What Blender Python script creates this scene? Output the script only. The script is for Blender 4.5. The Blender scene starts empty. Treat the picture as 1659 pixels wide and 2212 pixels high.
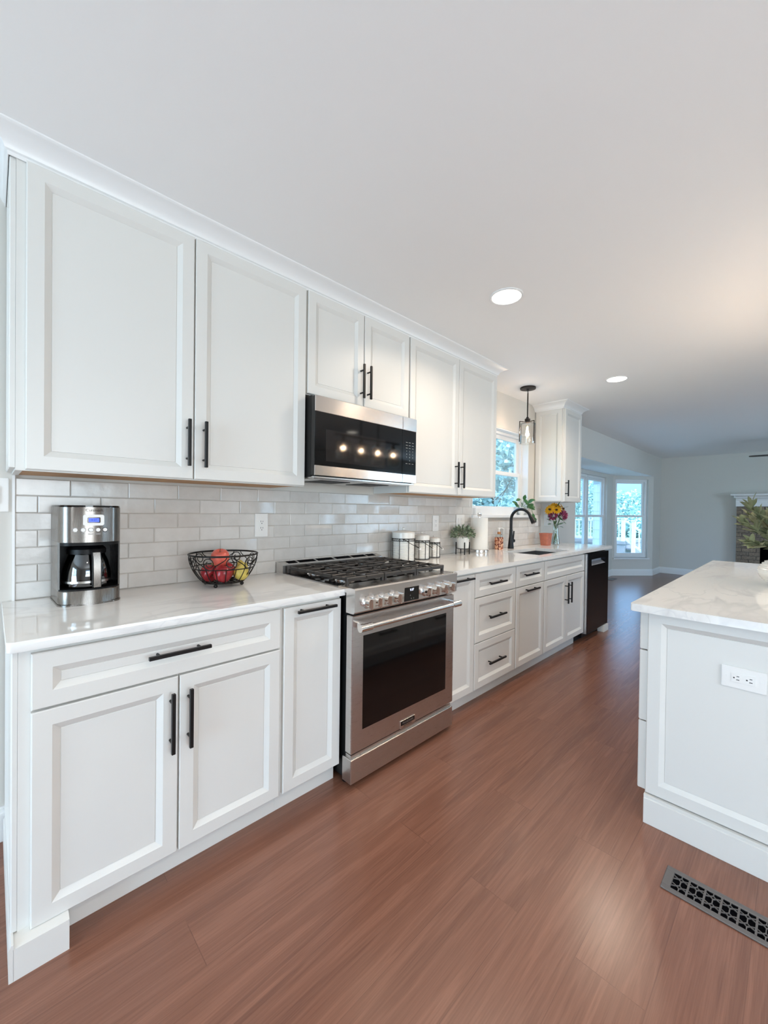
import bpy, bmesh, math, random
from mathutils import Vector, Matrix
R = random.Random(7)
S = bpy.context.scene
COL = S.collection
PI = math.pi

# ---------------------------------------------------------------- camera
fpx, ppx, ppy = 873.83, 845.89, 1111.05
cd = bpy.data.cameras.new('camera'); cam = bpy.data.objects.new('camera', cd); COL.objects.link(cam)
cd.sensor_width = 36; cd.sensor_fit = 'AUTO'; cd.lens = fpx * 36 / 2212
cd.shift_x = (829.5 - ppx) / 2212; cd.shift_y = (ppy - 1106) / 2212
cd.clip_start = 0.05; cd.clip_end = 300
fw = Vector((0.70420218, 0.70992578, -0.01023094)); rt = Vector((0.70999631, -0.70408274, 0.01314301)); up = rt.cross(fw)
cam.matrix_world = Matrix(((rt.x, up.x, -fw.x, -0.0333), (rt.y, up.y, -fw.y, -2.1278), (rt.z, up.z, -fw.z, 1.2833), (0, 0, 0, 1)))
S.camera = cam
S.view_settings.view_transform = 'Standard'; S.view_settings.look = 'None'
S.view_settings.gamma = 1; S.view_settings.use_curve_mapping = False
S.view_settings.exposure = -0.12
S.cycles.sample_clamp_indirect = 6.0
S.cycles.max_bounces = 10; S.cycles.diffuse_bounces = 6; S.cycles.transparent_max_bounces = 12

# ---------------------------------------------------------------- world and daylight
w = bpy.data.worlds.new('sky'); S.world = w; w.use_nodes = True
wn, wl = w.node_tree.nodes, w.node_tree.links; bg = wn['Background']; bg.inputs[1].default_value = 1.0
tc = wn.new('ShaderNodeTexCoord'); sx = wn.new('ShaderNodeSeparateXYZ'); wl.new(tc.outputs['Generated'], sx.inputs[0])
cr = wn.new('ShaderNodeValToRGB'); wl.new(sx.outputs['Z'], cr.inputs[0]); wl.new(cr.outputs[0], bg.inputs[0])   # overcast sky, brighter overhead
ce = cr.color_ramp.elements; ce.new(.10); ce.new(.30)
for e_, (p_, c_) in zip(ce, ((0.0, (.62, 1.15, 1.45)), (.12, (1.0, 1.95, 3.1)), (.30, (1.9, 3.5, 5.9)), (1.0, (1.9, 3.5, 5.9)))): e_.position = p_; e_.color = (*c_, 1)
CEIL = 2.4845

def area(name, loc, rot, sx, sy, power, color, shape='RECTANGLE', spread=PI):
    l = bpy.data.lights.new(name, 'AREA'); l.shape = shape; l.size = sx; l.size_y = sy; l.energy = power; l.color = color; l.spread = spread
    o = bpy.data.objects.new(name, l); o.location = loc; o.rotation_euler = rot; COL.objects.link(o); return o
# daylight behind the patio door in the left wall and the two windows behind the camera
area('daylight_patio_door', (-3.62, -1.9, 1.1), (0, -PI / 2 - .35, 0), 2.1, 1.9, 165, (0.62, 0.82, 1.0))
area('daylight_front_window', (0.2, -5.62, 1.45), (PI / 2 + .62, 0, 0), 2.2, 1.5, 122, (0.975, 0.985, 1.0))
area('daylight_front_window_far', (7.0, -5.62, 1.45), (PI / 2 + .30, 0, 0), 1.8, 1.5, 120, (0.56, 0.77, 1.0))
sl = bpy.data.lights.new('tree_fill_sun', 'SUN'); sl.energy = 7.5; sl.angle = math.radians(30); sl.color = (.92, 1.0, .98); so = bpy.data.objects.new('tree_fill_sun', sl)  # soft sun added to brighten the tree faces under the overcast sky
so.rotation_euler = Vector((.25, .66, -.71)).to_track_quat('-Z', 'Y').to_euler(); COL.objects.link(so)

# ---------------------------------------------------------------- helpers
def lin(c): return tuple(((x / 255) / 12.92 if x / 255 <= 0.04045 else ((x / 255 + 0.055) / 1.055) ** 2.4) for x in c)
class NT:
    def __init__(s, m): s.t = m.node_tree; s.n = s.t.nodes; s.b = s.n['Principled BSDF']
    def new(s, k, **kw):
        n = s.n.new(k)
        for a, v in kw.items(): setattr(n, a, v)
        return n
    def link(s, a, b): s.t.links.new(a, b)
    def coord(s, scale=(1, 1, 1), loc=(0, 0, 0), out='Object'):
        c = s.new('ShaderNodeTexCoord'); m = s.new('ShaderNodeMapping'); m.inputs['Scale'].default_value = scale; m.inputs['Location'].default_value = loc
        s.link(c.outputs[out], m.inputs[0]); return m.outputs[0]
    def noise(s, vec, scale, detail=4, rough=.5, dist=0):
        n = s.new('ShaderNodeTexNoise'); n.inputs['Scale'].default_value = scale; n.inputs['Detail'].default_value = detail
        n.inputs['Roughness'].default_value = rough; n.inputs['Distortion'].default_value = dist; s.link(vec, n.inputs['Vector']); return n
    def ramp(s, fac, stops):
        r = s.new('ShaderNodeValToRGB'); e = r.color_ramp.elements
        while len(e) < len(stops): e.new(.5)
        for i, (p, c) in enumerate(stops): e[i].position = p; e[i].color = (*c, 1)
        s.link(fac, r.inputs[0]); return r.outputs[0]
    def mix(s, fac, a, b, mode='MIX'):
        m = s.new('ShaderNodeMixRGB', blend_type=mode)
        for i, v in enumerate((fac, a, b)):
            if hasattr(v, 'links'): s.link(v, m.inputs[i])
            elif isinstance(v, tuple): m.inputs[i].default_value = (*v, 1)
            else: m.inputs[i].default_value = v
        return m.outputs[0]
    def bump(s, h, strength=.2, dist=.01):
        b = s.new('ShaderNodeBump'); b.inputs['Strength'].default_value = strength; b.inputs['Distance'].default_value = dist
        s.link(h, b.inputs['Height']); s.link(b.outputs[0], s.b.inputs['Normal'])
def M(name, rgb=(200, 200, 200), rough=.5, metal=0, spec=.5, emit=None, es=0, bump=None, var=None, coat=0):
    m = bpy.data.materials.new(name); m.use_nodes = True; t = NT(m); b = t.b
    c = lin(rgb) if max(rgb) > 1.0 else rgb
    b.inputs['Base Color'].default_value = (*c, 1); b.inputs['Roughness'].default_value = rough; b.inputs['Metallic'].default_value = metal
    b.inputs['Specular IOR Level'].default_value = spec; b.inputs['Coat Weight'].default_value = coat
    if emit: b.inputs['Emission Color'].default_value = (*lin(emit), 1); b.inputs['Emission Strength'].default_value = es
    if var or bump:
        v = t.coord()
        if var:
            n = t.noise(v, var[0], 4); t.link(t.ramp(n.outputs[0], [(.3, tuple(x * (1 - var[1]) for x in c)), (.7, tuple(min(1, x * (1 + var[1])) for x in c))]), b.inputs['Base Color'])
        if bump: t.bump(t.noise(v, bump[0], 3).outputs[0], bump[1], bump[2] if len(bump) > 2 else .002)
    return m
def thin_glass(name, tint=(1, 1, 1), refl=.10, edge=.6, rough=0.0):
    m = bpy.data.materials.new(name); m.use_nodes = True; t = NT(m); t.n.remove(t.b)
    tr = t.new('ShaderNodeBsdfTransparent'); tr.inputs[0].default_value = (*tint, 1); gl = t.new('ShaderNodeBsdfGlossy'); gl.inputs['Roughness'].default_value = rough
    lw = t.new('ShaderNodeLayerWeight'); lw.inputs[0].default_value = .3
    mr = t.new('ShaderNodeMapRange'); mr.inputs[3].default_value = refl * .5; mr.inputs[4].default_value = edge; t.link(lw.outputs['Facing'], mr.inputs[0])
    mx = t.new('ShaderNodeMixShader'); t.link(mr.outputs[0], mx.inputs[0]); t.link(tr.outputs[0], mx.inputs[1]); t.link(gl.outputs[0], mx.inputs[2])
    t.link(mx.outputs[0], t.n['Material Output'].inputs[0]); return m

MAT = {}
MAT['cab'] = M('white_cabinet_paint', (0.70, 0.69, 0.655), .38, bump=(260, .03, .0005))
MAT['trim'] = M('white_trim_paint', (0.82, 0.82, 0.81), .35, bump=(200, .03, .0005))
MAT['wall'] = M('greige_wall_paint', (0.66, 0.635, 0.585), .75, bump=(180, .06, .0008))
MAT['ceil'] = M('ceiling_paint', (0.90, 0.90, 0.89), .85, bump=(140, .08, .0008))
MAT['black'] = M('matte_black_metal', (18, 17, 17), .38, .3, bump=(400, .05, .0003))
MAT['iron'] = M('cast_iron', (58, 54, 51), .42, .2, bump=(300, .2, .0008))
MAT['wire'] = M('black_wire', (22, 18, 16), .45, .4, bump=(300, .1, .0004))
MAT['satin'] = M('satin_aluminium', (.40, .40, .42), .5, .5, bump=(200, .03, .0004))
MAT['mwglass'] = M('grey_mesh_glass', (34, 31, 30), .06, bump=(6, .01, .0005))
MAT['gblack'] = M('gloss_black', (8, 8, 9), .06, 0, .5, bump=(6, .01, .0005))
MAT['bplastic'] = M('black_plastic', (7, 7, 8), .45, 0, .3, bump=(300, .05, .0003))
MAT['wplastic'] = M('white_plastic', (232, 230, 226), .35, bump=(200, .02, .0003))
MAT['dslot'] = M('dark_slot', (30, 30, 30), .6, var=(50, .1))
MAT['chrome'] = M('polished_metal', (.82, .80, .77), .09, 1, bump=(30, .02, .0004))
MAT['wood'] = M('raw_plywood', (186, 140, 92), .6, var=(14, .14))
MAT['ceramic'] = M('white_ceramic', (228, 226, 220), .22, bump=(40, .03, .001))
MAT['paper'] = M('paper_roll', (236, 232, 224), .95, bump=(120, .3, .002))
MAT['terra'] = M('terracotta', (176, 104, 82), .65, var=(30, .15), bump=(60, .15, .001))
MAT['brass'] = M('bronze_plastic', (178, 118, 70), .35, .5, var=(30, .1))
MAT['red'] = M('red_apple_skin', (150, 36, 42), .25, var=(26, .35))
MAT['blush'] = M('blush_apple_skin', (204, 96, 80), .28, var=(14, .45))
MAT['yellow'] = M('yellow_pear_skin', (206, 184, 92), .35, var=(24, .18))
MAT['stem'] = M('woody_stem', (86, 66, 40), .7, var=(60, .2))
MAT['gstem'] = M('green_stem', (86, 116, 62), .5, var=(40, .2))
MAT['leaf'] = M('leaf_green', (58, 104, 56), .4, var=(30, .25))
MAT['sage'] = M('sage_leaf', (128, 142, 116), .6, var=(45, .6))
MAT['olive'] = M('olive_leaf', (110, 116, 86), .55, var=(24, .3))
MAT['petaly'] = M('yellow_petal', (236, 178, 36), .5, var=(60, .12))
MAT['petalp'] = M('plum_petal', (164, 76, 110), .55, var=(60, .25))
MAT['discb'] = M('flower_centre', (70, 42, 24), .8, var=(200, .3))
MAT['soap'] = M('amber_soap_pattern', (170, 84, 56), .25, var=(46, .5))
MAT['regi'] = M('register_metal', (104, 100, 98), .45, .35, bump=(300, .2, .0006))
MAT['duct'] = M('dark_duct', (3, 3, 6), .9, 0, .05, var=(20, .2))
MAT['sinkm'] = M('sink_steel', (.11, .115, .12), .35, .6, bump=(80, .05, .0006))
MAT['bark'] = M('tree_bark', (92, 80, 66), .9, var=(8, .3), bump=(20, .5, .02))
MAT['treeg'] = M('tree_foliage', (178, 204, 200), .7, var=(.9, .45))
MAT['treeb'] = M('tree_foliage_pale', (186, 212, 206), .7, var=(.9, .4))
MAT['lawn'] = M('lawn_grass', (96, 130, 84), .9, var=(3, .3), bump=(30, .5, .03))
MAT['deckw'] = M('grey_deck_boards', (150, 146, 150), .7, var=(6, .1))
MAT['dispblue'] = M('blue_lcd', (40, 70, 230), .3, emit=(70, 105, 255), es=.9)
MAT['lcdtxt'] = M('lcd_digits', (10, 20, 90), .5)
MAT['white_led'] = M('led_digits', (230, 235, 255), .4, emit=(225, 232, 255), es=1.6)
MAT['ink'] = M('keypad_print', (150, 148, 146), .5)
MAT['etch'] = M('etched_lettering', (70, 64, 58), .5, .6)
MAT['silverink'] = M('silver_lettering', (150, 140, 132), .4, .7)
MAT['lens'] = M('lamp_lens', (255, 250, 240), .4, emit=(255, 247, 232), es=9)
MAT['filament'] = M('glowing_filament', (255, 210, 150), .4, emit=(255, 206, 140), es=60)
MAT['pane'] = thin_glass('window_pane', (.93, .97, .98), .06, .45)
MAT['lampglass'] = thin_glass('clear_lamp_glass', (.98, .975, .965), .06, .40)
MAT['vaseglass'] = thin_glass('clear_vase_glass', (.90, .94, .93), .12, .7)
MAT['carafe'] = thin_glass('smoked_carafe_glass', (.45, .48, .52), .22, .8)

def steel(name, c, rough, stretch):
    m = M(name, c, rough, 1); t = NT(m)
    n = t.noise(t.coord(stretch), 8, 3); r = t.new('ShaderNodeMapRange'); r.inputs[3].default_value = rough - .025; r.inputs[4].default_value = rough + .03
    t.link(n.outputs[0], r.inputs[0]); t.link(r.outputs[0], t.b.inputs['Roughness']); return m
MAT['steel'] = steel('brushed_stainless', (.62, .60, .58), .28, (2, 2, 160))
MAT['steelm'] = steel('bright_stainless', (.74, .72, .70), .22, (1.2, 1.2, .2))
MAT['band'] = steel('brushed_band', (.68, .65, .62), .22, (160, 160, 2)); _t = NT(MAT['band']); _g = _t.new('ShaderNodeTangent', direction_type='RADIAL', axis='Z')
_t.link(_g.outputs[0], _t.b.inputs['Tangent']); _t.b.inputs['Anisotropic'].default_value = .85; _t.b.inputs['Anisotropic Rotation'].default_value = .25
MAT['dsteel'] = steel('dark_stainless', (.27, .252, .232), .27, (160, 160, 2))
MAT['bsteel'] = steel('black_stainless', (.035, .035, .042), .22, (2, 2, 60))

def soap_mat():
    m = M('brown_speckled_soap', (150, 80, 56), .2); t = NT(m); vo = t.new('ShaderNodeTexVoronoi'); vo.inputs['Scale'].default_value = 95; t.link(t.coord(), vo.inputs['Vector'])
    t.link(t.ramp(vo.outputs['Color'], [(.2, lin((96, 40, 26))), (.45, lin((158, 84, 58))), (.7, lin((226, 176, 140)))]), t.b.inputs['Base Color']); return m
MAT['soap'] = soap_mat()
def quartz():
    m = M('veined_quartz', (.80, .79, .76), .045, 0, .55); t = NT(m); v = t.coord()
    d = t.noise(v, 1.8, 4, .5); vv = t.mix(.18, v, d.outputs['Color'], 'ADD')
    mp = t.new('ShaderNodeMapping'); mp.inputs['Rotation'].default_value = (0, 0, .18); mp.inputs['Scale'].default_value = (.9, 3.4, 3.4); t.link(vv, mp.inputs[0])
    n1 = t.noise(mp.outputs[0], 1.3, 3, .5, .6); v1 = t.ramp(n1.outputs[0], [(.44, (0, 0, 0)), (.495, (1, 1, 1)), (.54, (0, 0, 0))])
    n2 = t.noise(mp.outputs[0], 2.6, 3, .5, .8); v2 = t.ramp(n2.outputs[0], [(.47, (0, 0, 0)), (.50, (1, 1, 1)), (.52, (0, 0, 0))])
    msk = t.ramp(t.noise(v, 1.3, 2).outputs[0], [(.42, (0, 0, 0)), (.68, (1, 1, 1))])
    a = t.mix(msk, (0, 0, 0), v1); b = t.mix(msk, (0, 0, 0), v2)
    c = t.mix(t.mix(.30, (0, 0, 0), a), (.81, .80, .77), (.45, .45, .46)); 
    mm = t.new('ShaderNodeMixRGB'); t.link(a, mm.inputs[0]); mm.inputs[1].default_value = (.81, .80, .77, 1); mm.inputs[2].default_value = (.64, .63, .62, 1)
    m2 = t.new('ShaderNodeMixRGB'); t.link(b, m2.inputs[0]); t.link(mm.outputs[0], m2.inputs[1]); m2.inputs[2].default_value = (.69, .685, .68, 1)
    t.link(m2.outputs[0], t.b.inputs['Base Color']); return m
MAT['quartz'] = quartz()

def floor_mat():
    m = M('brown_wood_planks', (140, 95, 75), .27, 0, .6); t = NT(m); v = t.coord((1, 1, 1), (-.40, .09, 0))
    br = t.new('ShaderNodeTexBrick', offset=.37, offset_frequency=2, squash=1); t.link(v, br.inputs['Vector'])
    for k, x in (('Scale', 1), ('Mortar Size', .0012), ('Mortar Smooth', .1), ('Brick Width', 1.22), ('Row Height', .178), ('Bias', 0)): br.inputs[k].default_value = x
    br.inputs['Color1'].default_value = (0, 0, 0, 1); br.inputs['Color2'].default_value = (1, 1, 1, 1); br.inputs['Mortar'].default_value = (.5, .5, .5, 1)
    sc = t.new('ShaderNodeVectorMath', operation='SCALE'); t.link(br.outputs['Color'], sc.inputs[0]); sc.inputs['Scale'].default_value = 7.3
    ad = t.new('ShaderNodeVectorMath', operation='ADD'); t.link(v, ad.inputs[0]); t.link(sc.outputs[0], ad.inputs[1])
    m1 = t.new('ShaderNodeMapping'); m1.inputs['Scale'].default_value = (.32, 5.5, 1); t.link(ad.outputs[0], m1.inputs[0])
    n1 = t.noise(m1.outputs[0], 2.2, 5, .5, .45)
    rings = t.new('ShaderNodeMath', operation='MULTIPLY'); t.link(n1.outputs[0], rings.inputs[0]); rings.inputs[1].default_value = 46
    sn = t.new('ShaderNodeMath', operation='SINE'); t.link(rings.outputs[0], sn.inputs[0])
    m2 = t.new('ShaderNodeMapping'); m2.inputs['Scale'].default_value = (2.2, 90, 1); t.link(ad.outputs[0], m2.inputs[0])
    n2 = t.noise(m2.outputs[0], 3, 3, .6)
    base = t.ramp(n1.outputs[0], [(.30, (.105, .041, .024)), (.5, (.185, .077, .046)), (.70, (.255, .113, .070))])
    c = t.mix(.20, base, t.ramp(sn.outputs[0], [(0, (.12, .047, .029)), (.5, (.22, .096, .060)), (1, (.36, .175, .118))]))
    c = t.mix(.30, c, t.ramp(n2.outputs[0], [(.3, (.11, .044, .027)), (.7, (.31, .142, .092))]))
    c = t.mix(.20, c, t.mix(br.outputs['Color'], (.17, .073, .045), (.25, .113, .072)))
    c = t.mix(t.mix(.30, (0, 0, 0), br.outputs['Fac']), c, (.07, .03, .02))
    t.link(c, t.b.inputs['Base Color'])
    hb = t.mix(br.outputs['Fac'], n2.outputs[0], (0, 0, 0)); t.bump(hb, .018, .001); return m
MAT['floor'] = floor_mat()

def tile_mat():
    m = M('glazed_tile', (.66, .64, .615), .19); t = NT(m); g = t.new('ShaderNodeNewGeometry'); v = t.coord()
    c = t.ramp(g.outputs['Random Per Island'], [(0, (.58, .55, .51)), (.5, (.63, .60, .56)), (1, (.685, .655, .615))])
    n = t.noise(v, 14, 5, .6); c = t.mix(.30, c, t.ramp(n.outputs[0], [(.35, (.56, .535, .505)), (.65, (.73, .71, .68))]))
    t.link(c, t.b.inputs['Base Color']); t.bump(t.noise(v, 22, 3).outputs[0], .30, .004); return m
MAT['tile'] = tile_mat()
MAT['grout'] = M('grout', (176, 168, 159), .9, bump=(300, .2, .001))

def brick_mat():
    m = M('grey_brown_brick', (112, 96, 82), .85); t = NT(m); c = t.new('ShaderNodeTexCoord'); mp = t.new('ShaderNodeMapping')
    sp = t.new('ShaderNodeSeparateXYZ'); t.link(c.outputs['Object'], sp.inputs[0]); cb = t.new('ShaderNodeCombineXYZ'); t.link(sp.outputs['Y'], cb.inputs[0]); t.link(sp.outputs['Z'], cb.inputs[1])
    br = t.new('ShaderNodeTexBrick'); t.link(cb.outputs[0], br.inputs['Vector'])
    for k, x in (('Scale', 1), ('Mortar Size', .006), ('Mortar Smooth', .2), ('Brick Width', .21), ('Row Height', .072)): br.inputs[k].default_value = x
    br.inputs['Color1'].default_value = (*lin((158, 138, 116)), 1); br.inputs['Color2'].default_value = (*lin((118, 104, 92)), 1); br.inputs['Mortar'].default_value = (*lin((58, 52, 48)), 1)
    n = t.noise(c.outputs['Object'], 40, 4); t.link(t.mix(.35, br.outputs['Color'], t.ramp(n.outputs[0], [(.3, lin((80, 70, 62))), (.7, lin((176, 158, 138)))])), t.b.inputs['Base Color'])
    t.bump(t.mix(br.outputs['Fac'], n.outputs[0], (0, 0, 0)), .6, .01); return m
MAT['brick'] = brick_mat()
def siding_mat():
    m = M('lap_siding', (196, 206, 206), .7); t = NT(m); c = t.coord((1, 1, 7))
    wv = t.new('ShaderNodeTexWave', wave_type='BANDS', bands_direction='Z', wave_profile='SAW'); wv.inputs['Scale'].default_value = .16; t.link(c, wv.inputs[0])
    t.link(t.ramp(wv.outputs[0], [(0, lin((150, 162, 164))), (.12, lin((206, 214, 214))), (1, lin((196, 206, 208)))]), t.b.inputs['Base Color']); return m
MAT['siding'] = siding_mat()

class MB:
    def __init__(s): s.bm = bmesh.new()
    def box(s, x0, x1, y0, y1, z0, z1, bev=0, seg=1):
        vs = [s.bm.verts.new((x, y, z)) for x in (x0, x1) for y in (y0, y1) for z in (z0, z1)]
        fs = [s.bm.faces.new([vs[i] for i in f]) for f in ((0, 1, 3, 2), (4, 6, 7, 5), (0, 4, 5, 1), (2, 3, 7, 6), (0, 2, 6, 4), (1, 5, 7, 3))]
        if bev:
            es = list({e for f in fs for e in f.edges}); bmesh.ops.bevel(s.bm, geom=es, offset=bev, segments=seg, affect='EDGES', profile=.5)
        return s
    def prism(s, poly, a0, a1, axis='z', bev=0):
        def P(u, v, a): return {'z': (u, v, a), 'x': (a, u, v), 'y': (u, a, v)}[axis]
        b = [s.bm.verts.new(P(u, v, a0)) for u, v in poly]; t = [s.bm.verts.new(P(u, v, a1)) for u, v in poly]; n = len(poly)
        fs = [s.bm.faces.new(b), s.bm.faces.new(t)] + [s.bm.faces.new((b[i], b[(i + 1) % n], t[(i + 1) % n], t[i])) for i in range(n)]
        if bev: bmesh.ops.bevel(s.bm, geom=list({e for f in fs[:2] for e in f.edges}), offset=bev, segments=1, affect='EDGES')
        return s
    def cyl(s, p0, p1, r0, r1=None, seg=24, cap=True):
        p0, p1 = Vector(p0), Vector(p1); r1 = r0 if r1 is None else r1; d = (p1 - p0).normalized()
        a = d.orthogonal().normalized(); b = d.cross(a); A = []; B = []
        for i in range(seg):
            t = 2 * PI * i / seg; o = a * math.cos(t) + b * math.sin(t); A.append(s.bm.verts.new(p0 + o * r0)); B.append(s.bm.verts.new(p1 + o * r1))
        for i in range(seg): s.bm.faces.new((A[i], A[(i + 1) % seg], B[(i + 1) % seg], B[i]))
        if cap: s.bm.faces.new(A); s.bm.faces.new(B)
        return s
    def lathe(s, prof, c=(0, 0, 0), seg=32, sx=1, sy=1):
        rings = []
        for r, z in prof:
            if r < 1e-5: rings.append([s.bm.verts.new((c[0], c[1], c[2] + z))])
            else: rings.append([s.bm.verts.new((c[0] + r * sx * math.cos(2 * PI * i / seg), c[1] + r * sy * math.sin(2 * PI * i / seg), c[2] + z)) for i in range(seg)])
        for A, B in zip(rings, rings[1:]):
            for i in range(seg):
                j = (i + 1) % seg; q = []
                for v in (A[i % len(A)], A[j % len(A)], B[j % len(B)], B[i % len(B)]):
                    if v not in q: q.append(v)
                if len(q) > 2: s.bm.faces.new(q)
        return s
    def tube(s, pts, r, seg=8, closed=False, cap=True):
        pts = [Vector(p) for p in pts]; n = len(pts); rings = []; prev = None
        for i, p in enumerate(pts):
            d = (pts[(i + 1) % n] - pts[i - 1]) if closed else (pts[min(i + 1, n - 1)] - pts[max(i - 1, 0)])
            d.normalize()
            a = (prev - d * prev.dot(d)) if prev else d.orthogonal()
            a.normalize(); prev = a; b = d.cross(a); rr = r[i] if isinstance(r, (list, tuple)) else r
            rings.append([s.bm.verts.new(p + (a * math.cos(2 * PI * k / seg) + b * math.sin(2 * PI * k / seg)) * rr) for k in range(seg)])
        for i in range(n if closed else n - 1):
            A, B = rings[i], rings[(i + 1) % n]
            for k in range(seg): s.bm.faces.new((A[k], A[(k + 1) % seg], B[(k + 1) % seg], B[k]))
        if cap and not closed: s.bm.faces.new(rings[0]); s.bm.faces.new(rings[-1])
        return s
    def sphere(s, c, r, sx=1, sy=1, sz=1, u=20, v=12):
        return s.lathe([(r * math.sin(PI * i / v), -r * sz * math.cos(PI * i / v)) for i in range(v + 1)], c, u, sx, sy)
    def panel(s, a0, a1, b0, b1, f, t=.02, fr=.046, bw=.018, bd=.009):
        """shaker front: a horizontal, b vertical, depth c inward; f maps (a,b,c) to the world"""
        def ring(i, c): return [s.bm.verts.new(f(*p, c)) for p in ((a0 + i, b0 + i), (a1 - i, b0 + i), (a1 - i, b1 - i), (a0 + i, b1 - i))]
        rs = [ring(0, t), ring(0, .003), ring(.003, 0), ring(fr, 0), ring(fr + .002, .0015), ring(fr + bw, bd), ring(fr + bw + .0015, bd + .002), ring(fr + bw + .003, bd)]
        for A, B in zip(rs, rs[1:]):
            for i in range(4): s.bm.faces.new((A[i], A[(i + 1) % 4], B[(i + 1) % 4], B[i]))
        s.bm.faces.new(rs[-1]); s.bm.faces.new(rs[0]); return s
    def text(s, txt, size, o, xd, yd, ext=.0006, ax='CENTER', ay='CENTER'):
        c = bpy.data.curves.new('t', 'FONT'); c.body = txt; c.size = size; c.extrude = ext; c.align_x = ax; c.align_y = ay; c.resolution_u = 2
        ob = bpy.data.objects.new('t', c); COL.objects.link(ob); dg = bpy.context.evaluated_depsgraph_get(); me = bpy.data.meshes.new_from_object(ob.evaluated_get(dg))
        xd, yd = Vector(xd).normalized(), Vector(yd).normalized(); z = xd.cross(yd); o = Vector(o)
        for v in me.vertices: v.co = o + xd * v.co.x + yd * v.co.y + z * v.co.z
        s.bm.from_mesh(me); bpy.data.objects.remove(ob); bpy.data.curves.remove(c); bpy.data.meshes.remove(me); return s
    def leaf(s, p, d, n, L, W, curl=.15):
        p, d = Vector(p), Vector(d).normalized(); sd = d.cross(Vector(n)).normalized(); nn = sd.cross(d)
        A = s.bm.verts.new(p); prev = None
        for t, wv in ((.3, .8), (.6, 1), (.85, .55)):
            q = p + d * L * t - nn * curl * L * t * t; l = s.bm.verts.new(q - sd * W * wv * .5 + nn * W * .12); m_ = s.bm.verts.new(q); r_ = s.bm.verts.new(q + sd * W * wv * .5 + nn * W * .12)
            if prev is None: s.bm.faces.new((A, m_, l)); s.bm.faces.new((A, r_, m_))
            else: s.bm.faces.new((prev[0], prev[1], m_, l)); s.bm.faces.new((prev[1], prev[2], r_, m_))
            prev = (l, m_, r_)
        T = s.bm.verts.new(p + d * L - nn * curl * L); s.bm.faces.new((prev[0], prev[1], T)); s.bm.faces.new((prev[1], prev[2], T)); return s
    def build(s, name, mat, parent=None, label=None, ang=33, recalc=True):
        if recalc: bmesh.ops.recalc_face_normals(s.bm, faces=s.bm.faces[:])
        o0 = Vector((0, 0, 0)); p = parent
        while p is not None: o0 += p.location; p = p.parent
        if parent is None:
            xs = [v.co for v in s.bm.verts]; o0 = Vector(((min(v.x for v in xs) + max(v.x for v in xs)) / 2, (min(v.y for v in xs) + max(v.y for v in xs)) / 2, min(v.z for v in xs)))
            if mat in ('floor', 'brick'): o0 = Vector((0, 0, 0))
        bmesh.ops.translate(s.bm, verts=s.bm.verts[:], vec=-o0)
        me = bpy.data.meshes.new(name); s.bm.to_mesh(me); s.bm.free()
        me.polygons.foreach_set('use_smooth', [True] * len(me.polygons)); me.set_sharp_from_angle(angle=math.radians(ang)); me.materials.append(MAT[mat])
        o = bpy.data.objects.new(name, me); COL.objects.link(o)
        if parent is None: o.location = o0
        else: o.parent = parent
        if label: o['label'] = label
        return o
def box(name, mat, x0, x1, y0, y1, z0, z1, parent=None, bev=0, label=None): return MB().box(x0, x1, y0, y1, z0, z1, bev).build(name, mat, parent, label)
def thing(name, label, cat, loc, group=None):
    o = bpy.data.objects.new(name, None); o.empty_display_size = .05; COL.objects.link(o); o.location = loc; o['label'] = label; o['category'] = cat
    if group: o['group'] = group
    return o
def tag(o, label, cat, group=None):
    o['label'] = label; o['category'] = cat
    if group: o['group'] = group
    return o
def struct(o, label=None, cat=None):
    o['kind'] = 'structure'
    if label: o['label'] = label
    if cat: o['category'] = cat
    return o
def front_y(yf): return lambda a, b, c: (a, yf + c, b)
def circle(c, r, n=48, z=None, ry=None): return [(c[0] + r * math.cos(2 * PI * i / n), c[1] + (ry or r) * math.sin(2 * PI * i / n), c[2] if z is None else z) for i in range(n)]

# ================================================================ ROOM
YW = 0.008
XL, XF, YF = -3.5, 10.34, -5.4
struct(box('floor', 'floor', XL, XF + .15, YF, 0.75, -.12, 0), 'brown wood plank floor running the length of the kitchen', 'floor')
struct(box('ceiling', 'ceil', XL - .15, XF + .15, YF - .15, .16, CEIL, CEIL + .12), 'flat white painted ceiling', 'ceiling')
BX0, BX1, BH = 5.585, 9.715, 2.055
b = MB()
b.box(XL - .15, 3.135, YW, .15, 0, CEIL); b.box(3.135, 4.227, YW, .15, 0, 1.222); b.box(3.135, 4.227, YW, .15, 2.127, CEIL); b.box(4.227, BX0, YW, .15, 0, CEIL)
b.box(BX0, BX1, YW, .15, BH, CEIL); b.box(BX1, XF + .15, YW, .15, 0, CEIL)
struct(b.build('wall_back', 'wall'), 'greige wall behind the cabinets with the sink window and bay opening', 'wall')
struct(box('wall_far', 'wall', XF, XF + .15, YF, YW, 0, CEIL), 'greige far end wall beside the brick fireplace', 'wall')
# left wall with patio door opening, front wall with two windows
b = MB(); b.box(XL - .15, XL, -.95, YW, 0, CEIL); b.box(XL - .15, XL, YF, -2.85, 0, CEIL); b.box(XL - .15, XL, -2.85, -.95, 2.12, CEIL)
struct(b.build('wall_left', 'wall'), 'greige wall holding the patio door', 'wall')
b = MB()
for x0, x1, z0, z1 in ((XL, -.9, 0, CEIL), (1.3, 6.1, 0, CEIL), (7.9, XF, 0, CEIL), (-.9, 1.3, 0, .7), (-.9, 1.3, 2.2, CEIL), (6.1, 7.9, 0, .7), (6.1, 7.9, 2.2, CEIL)): b.box(x0, x1, YF - .15, YF, z0, z1)
struct(b.build('wall_front', 'wall'), 'greige wall with two windows facing the kitchen run', 'wall')

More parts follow.
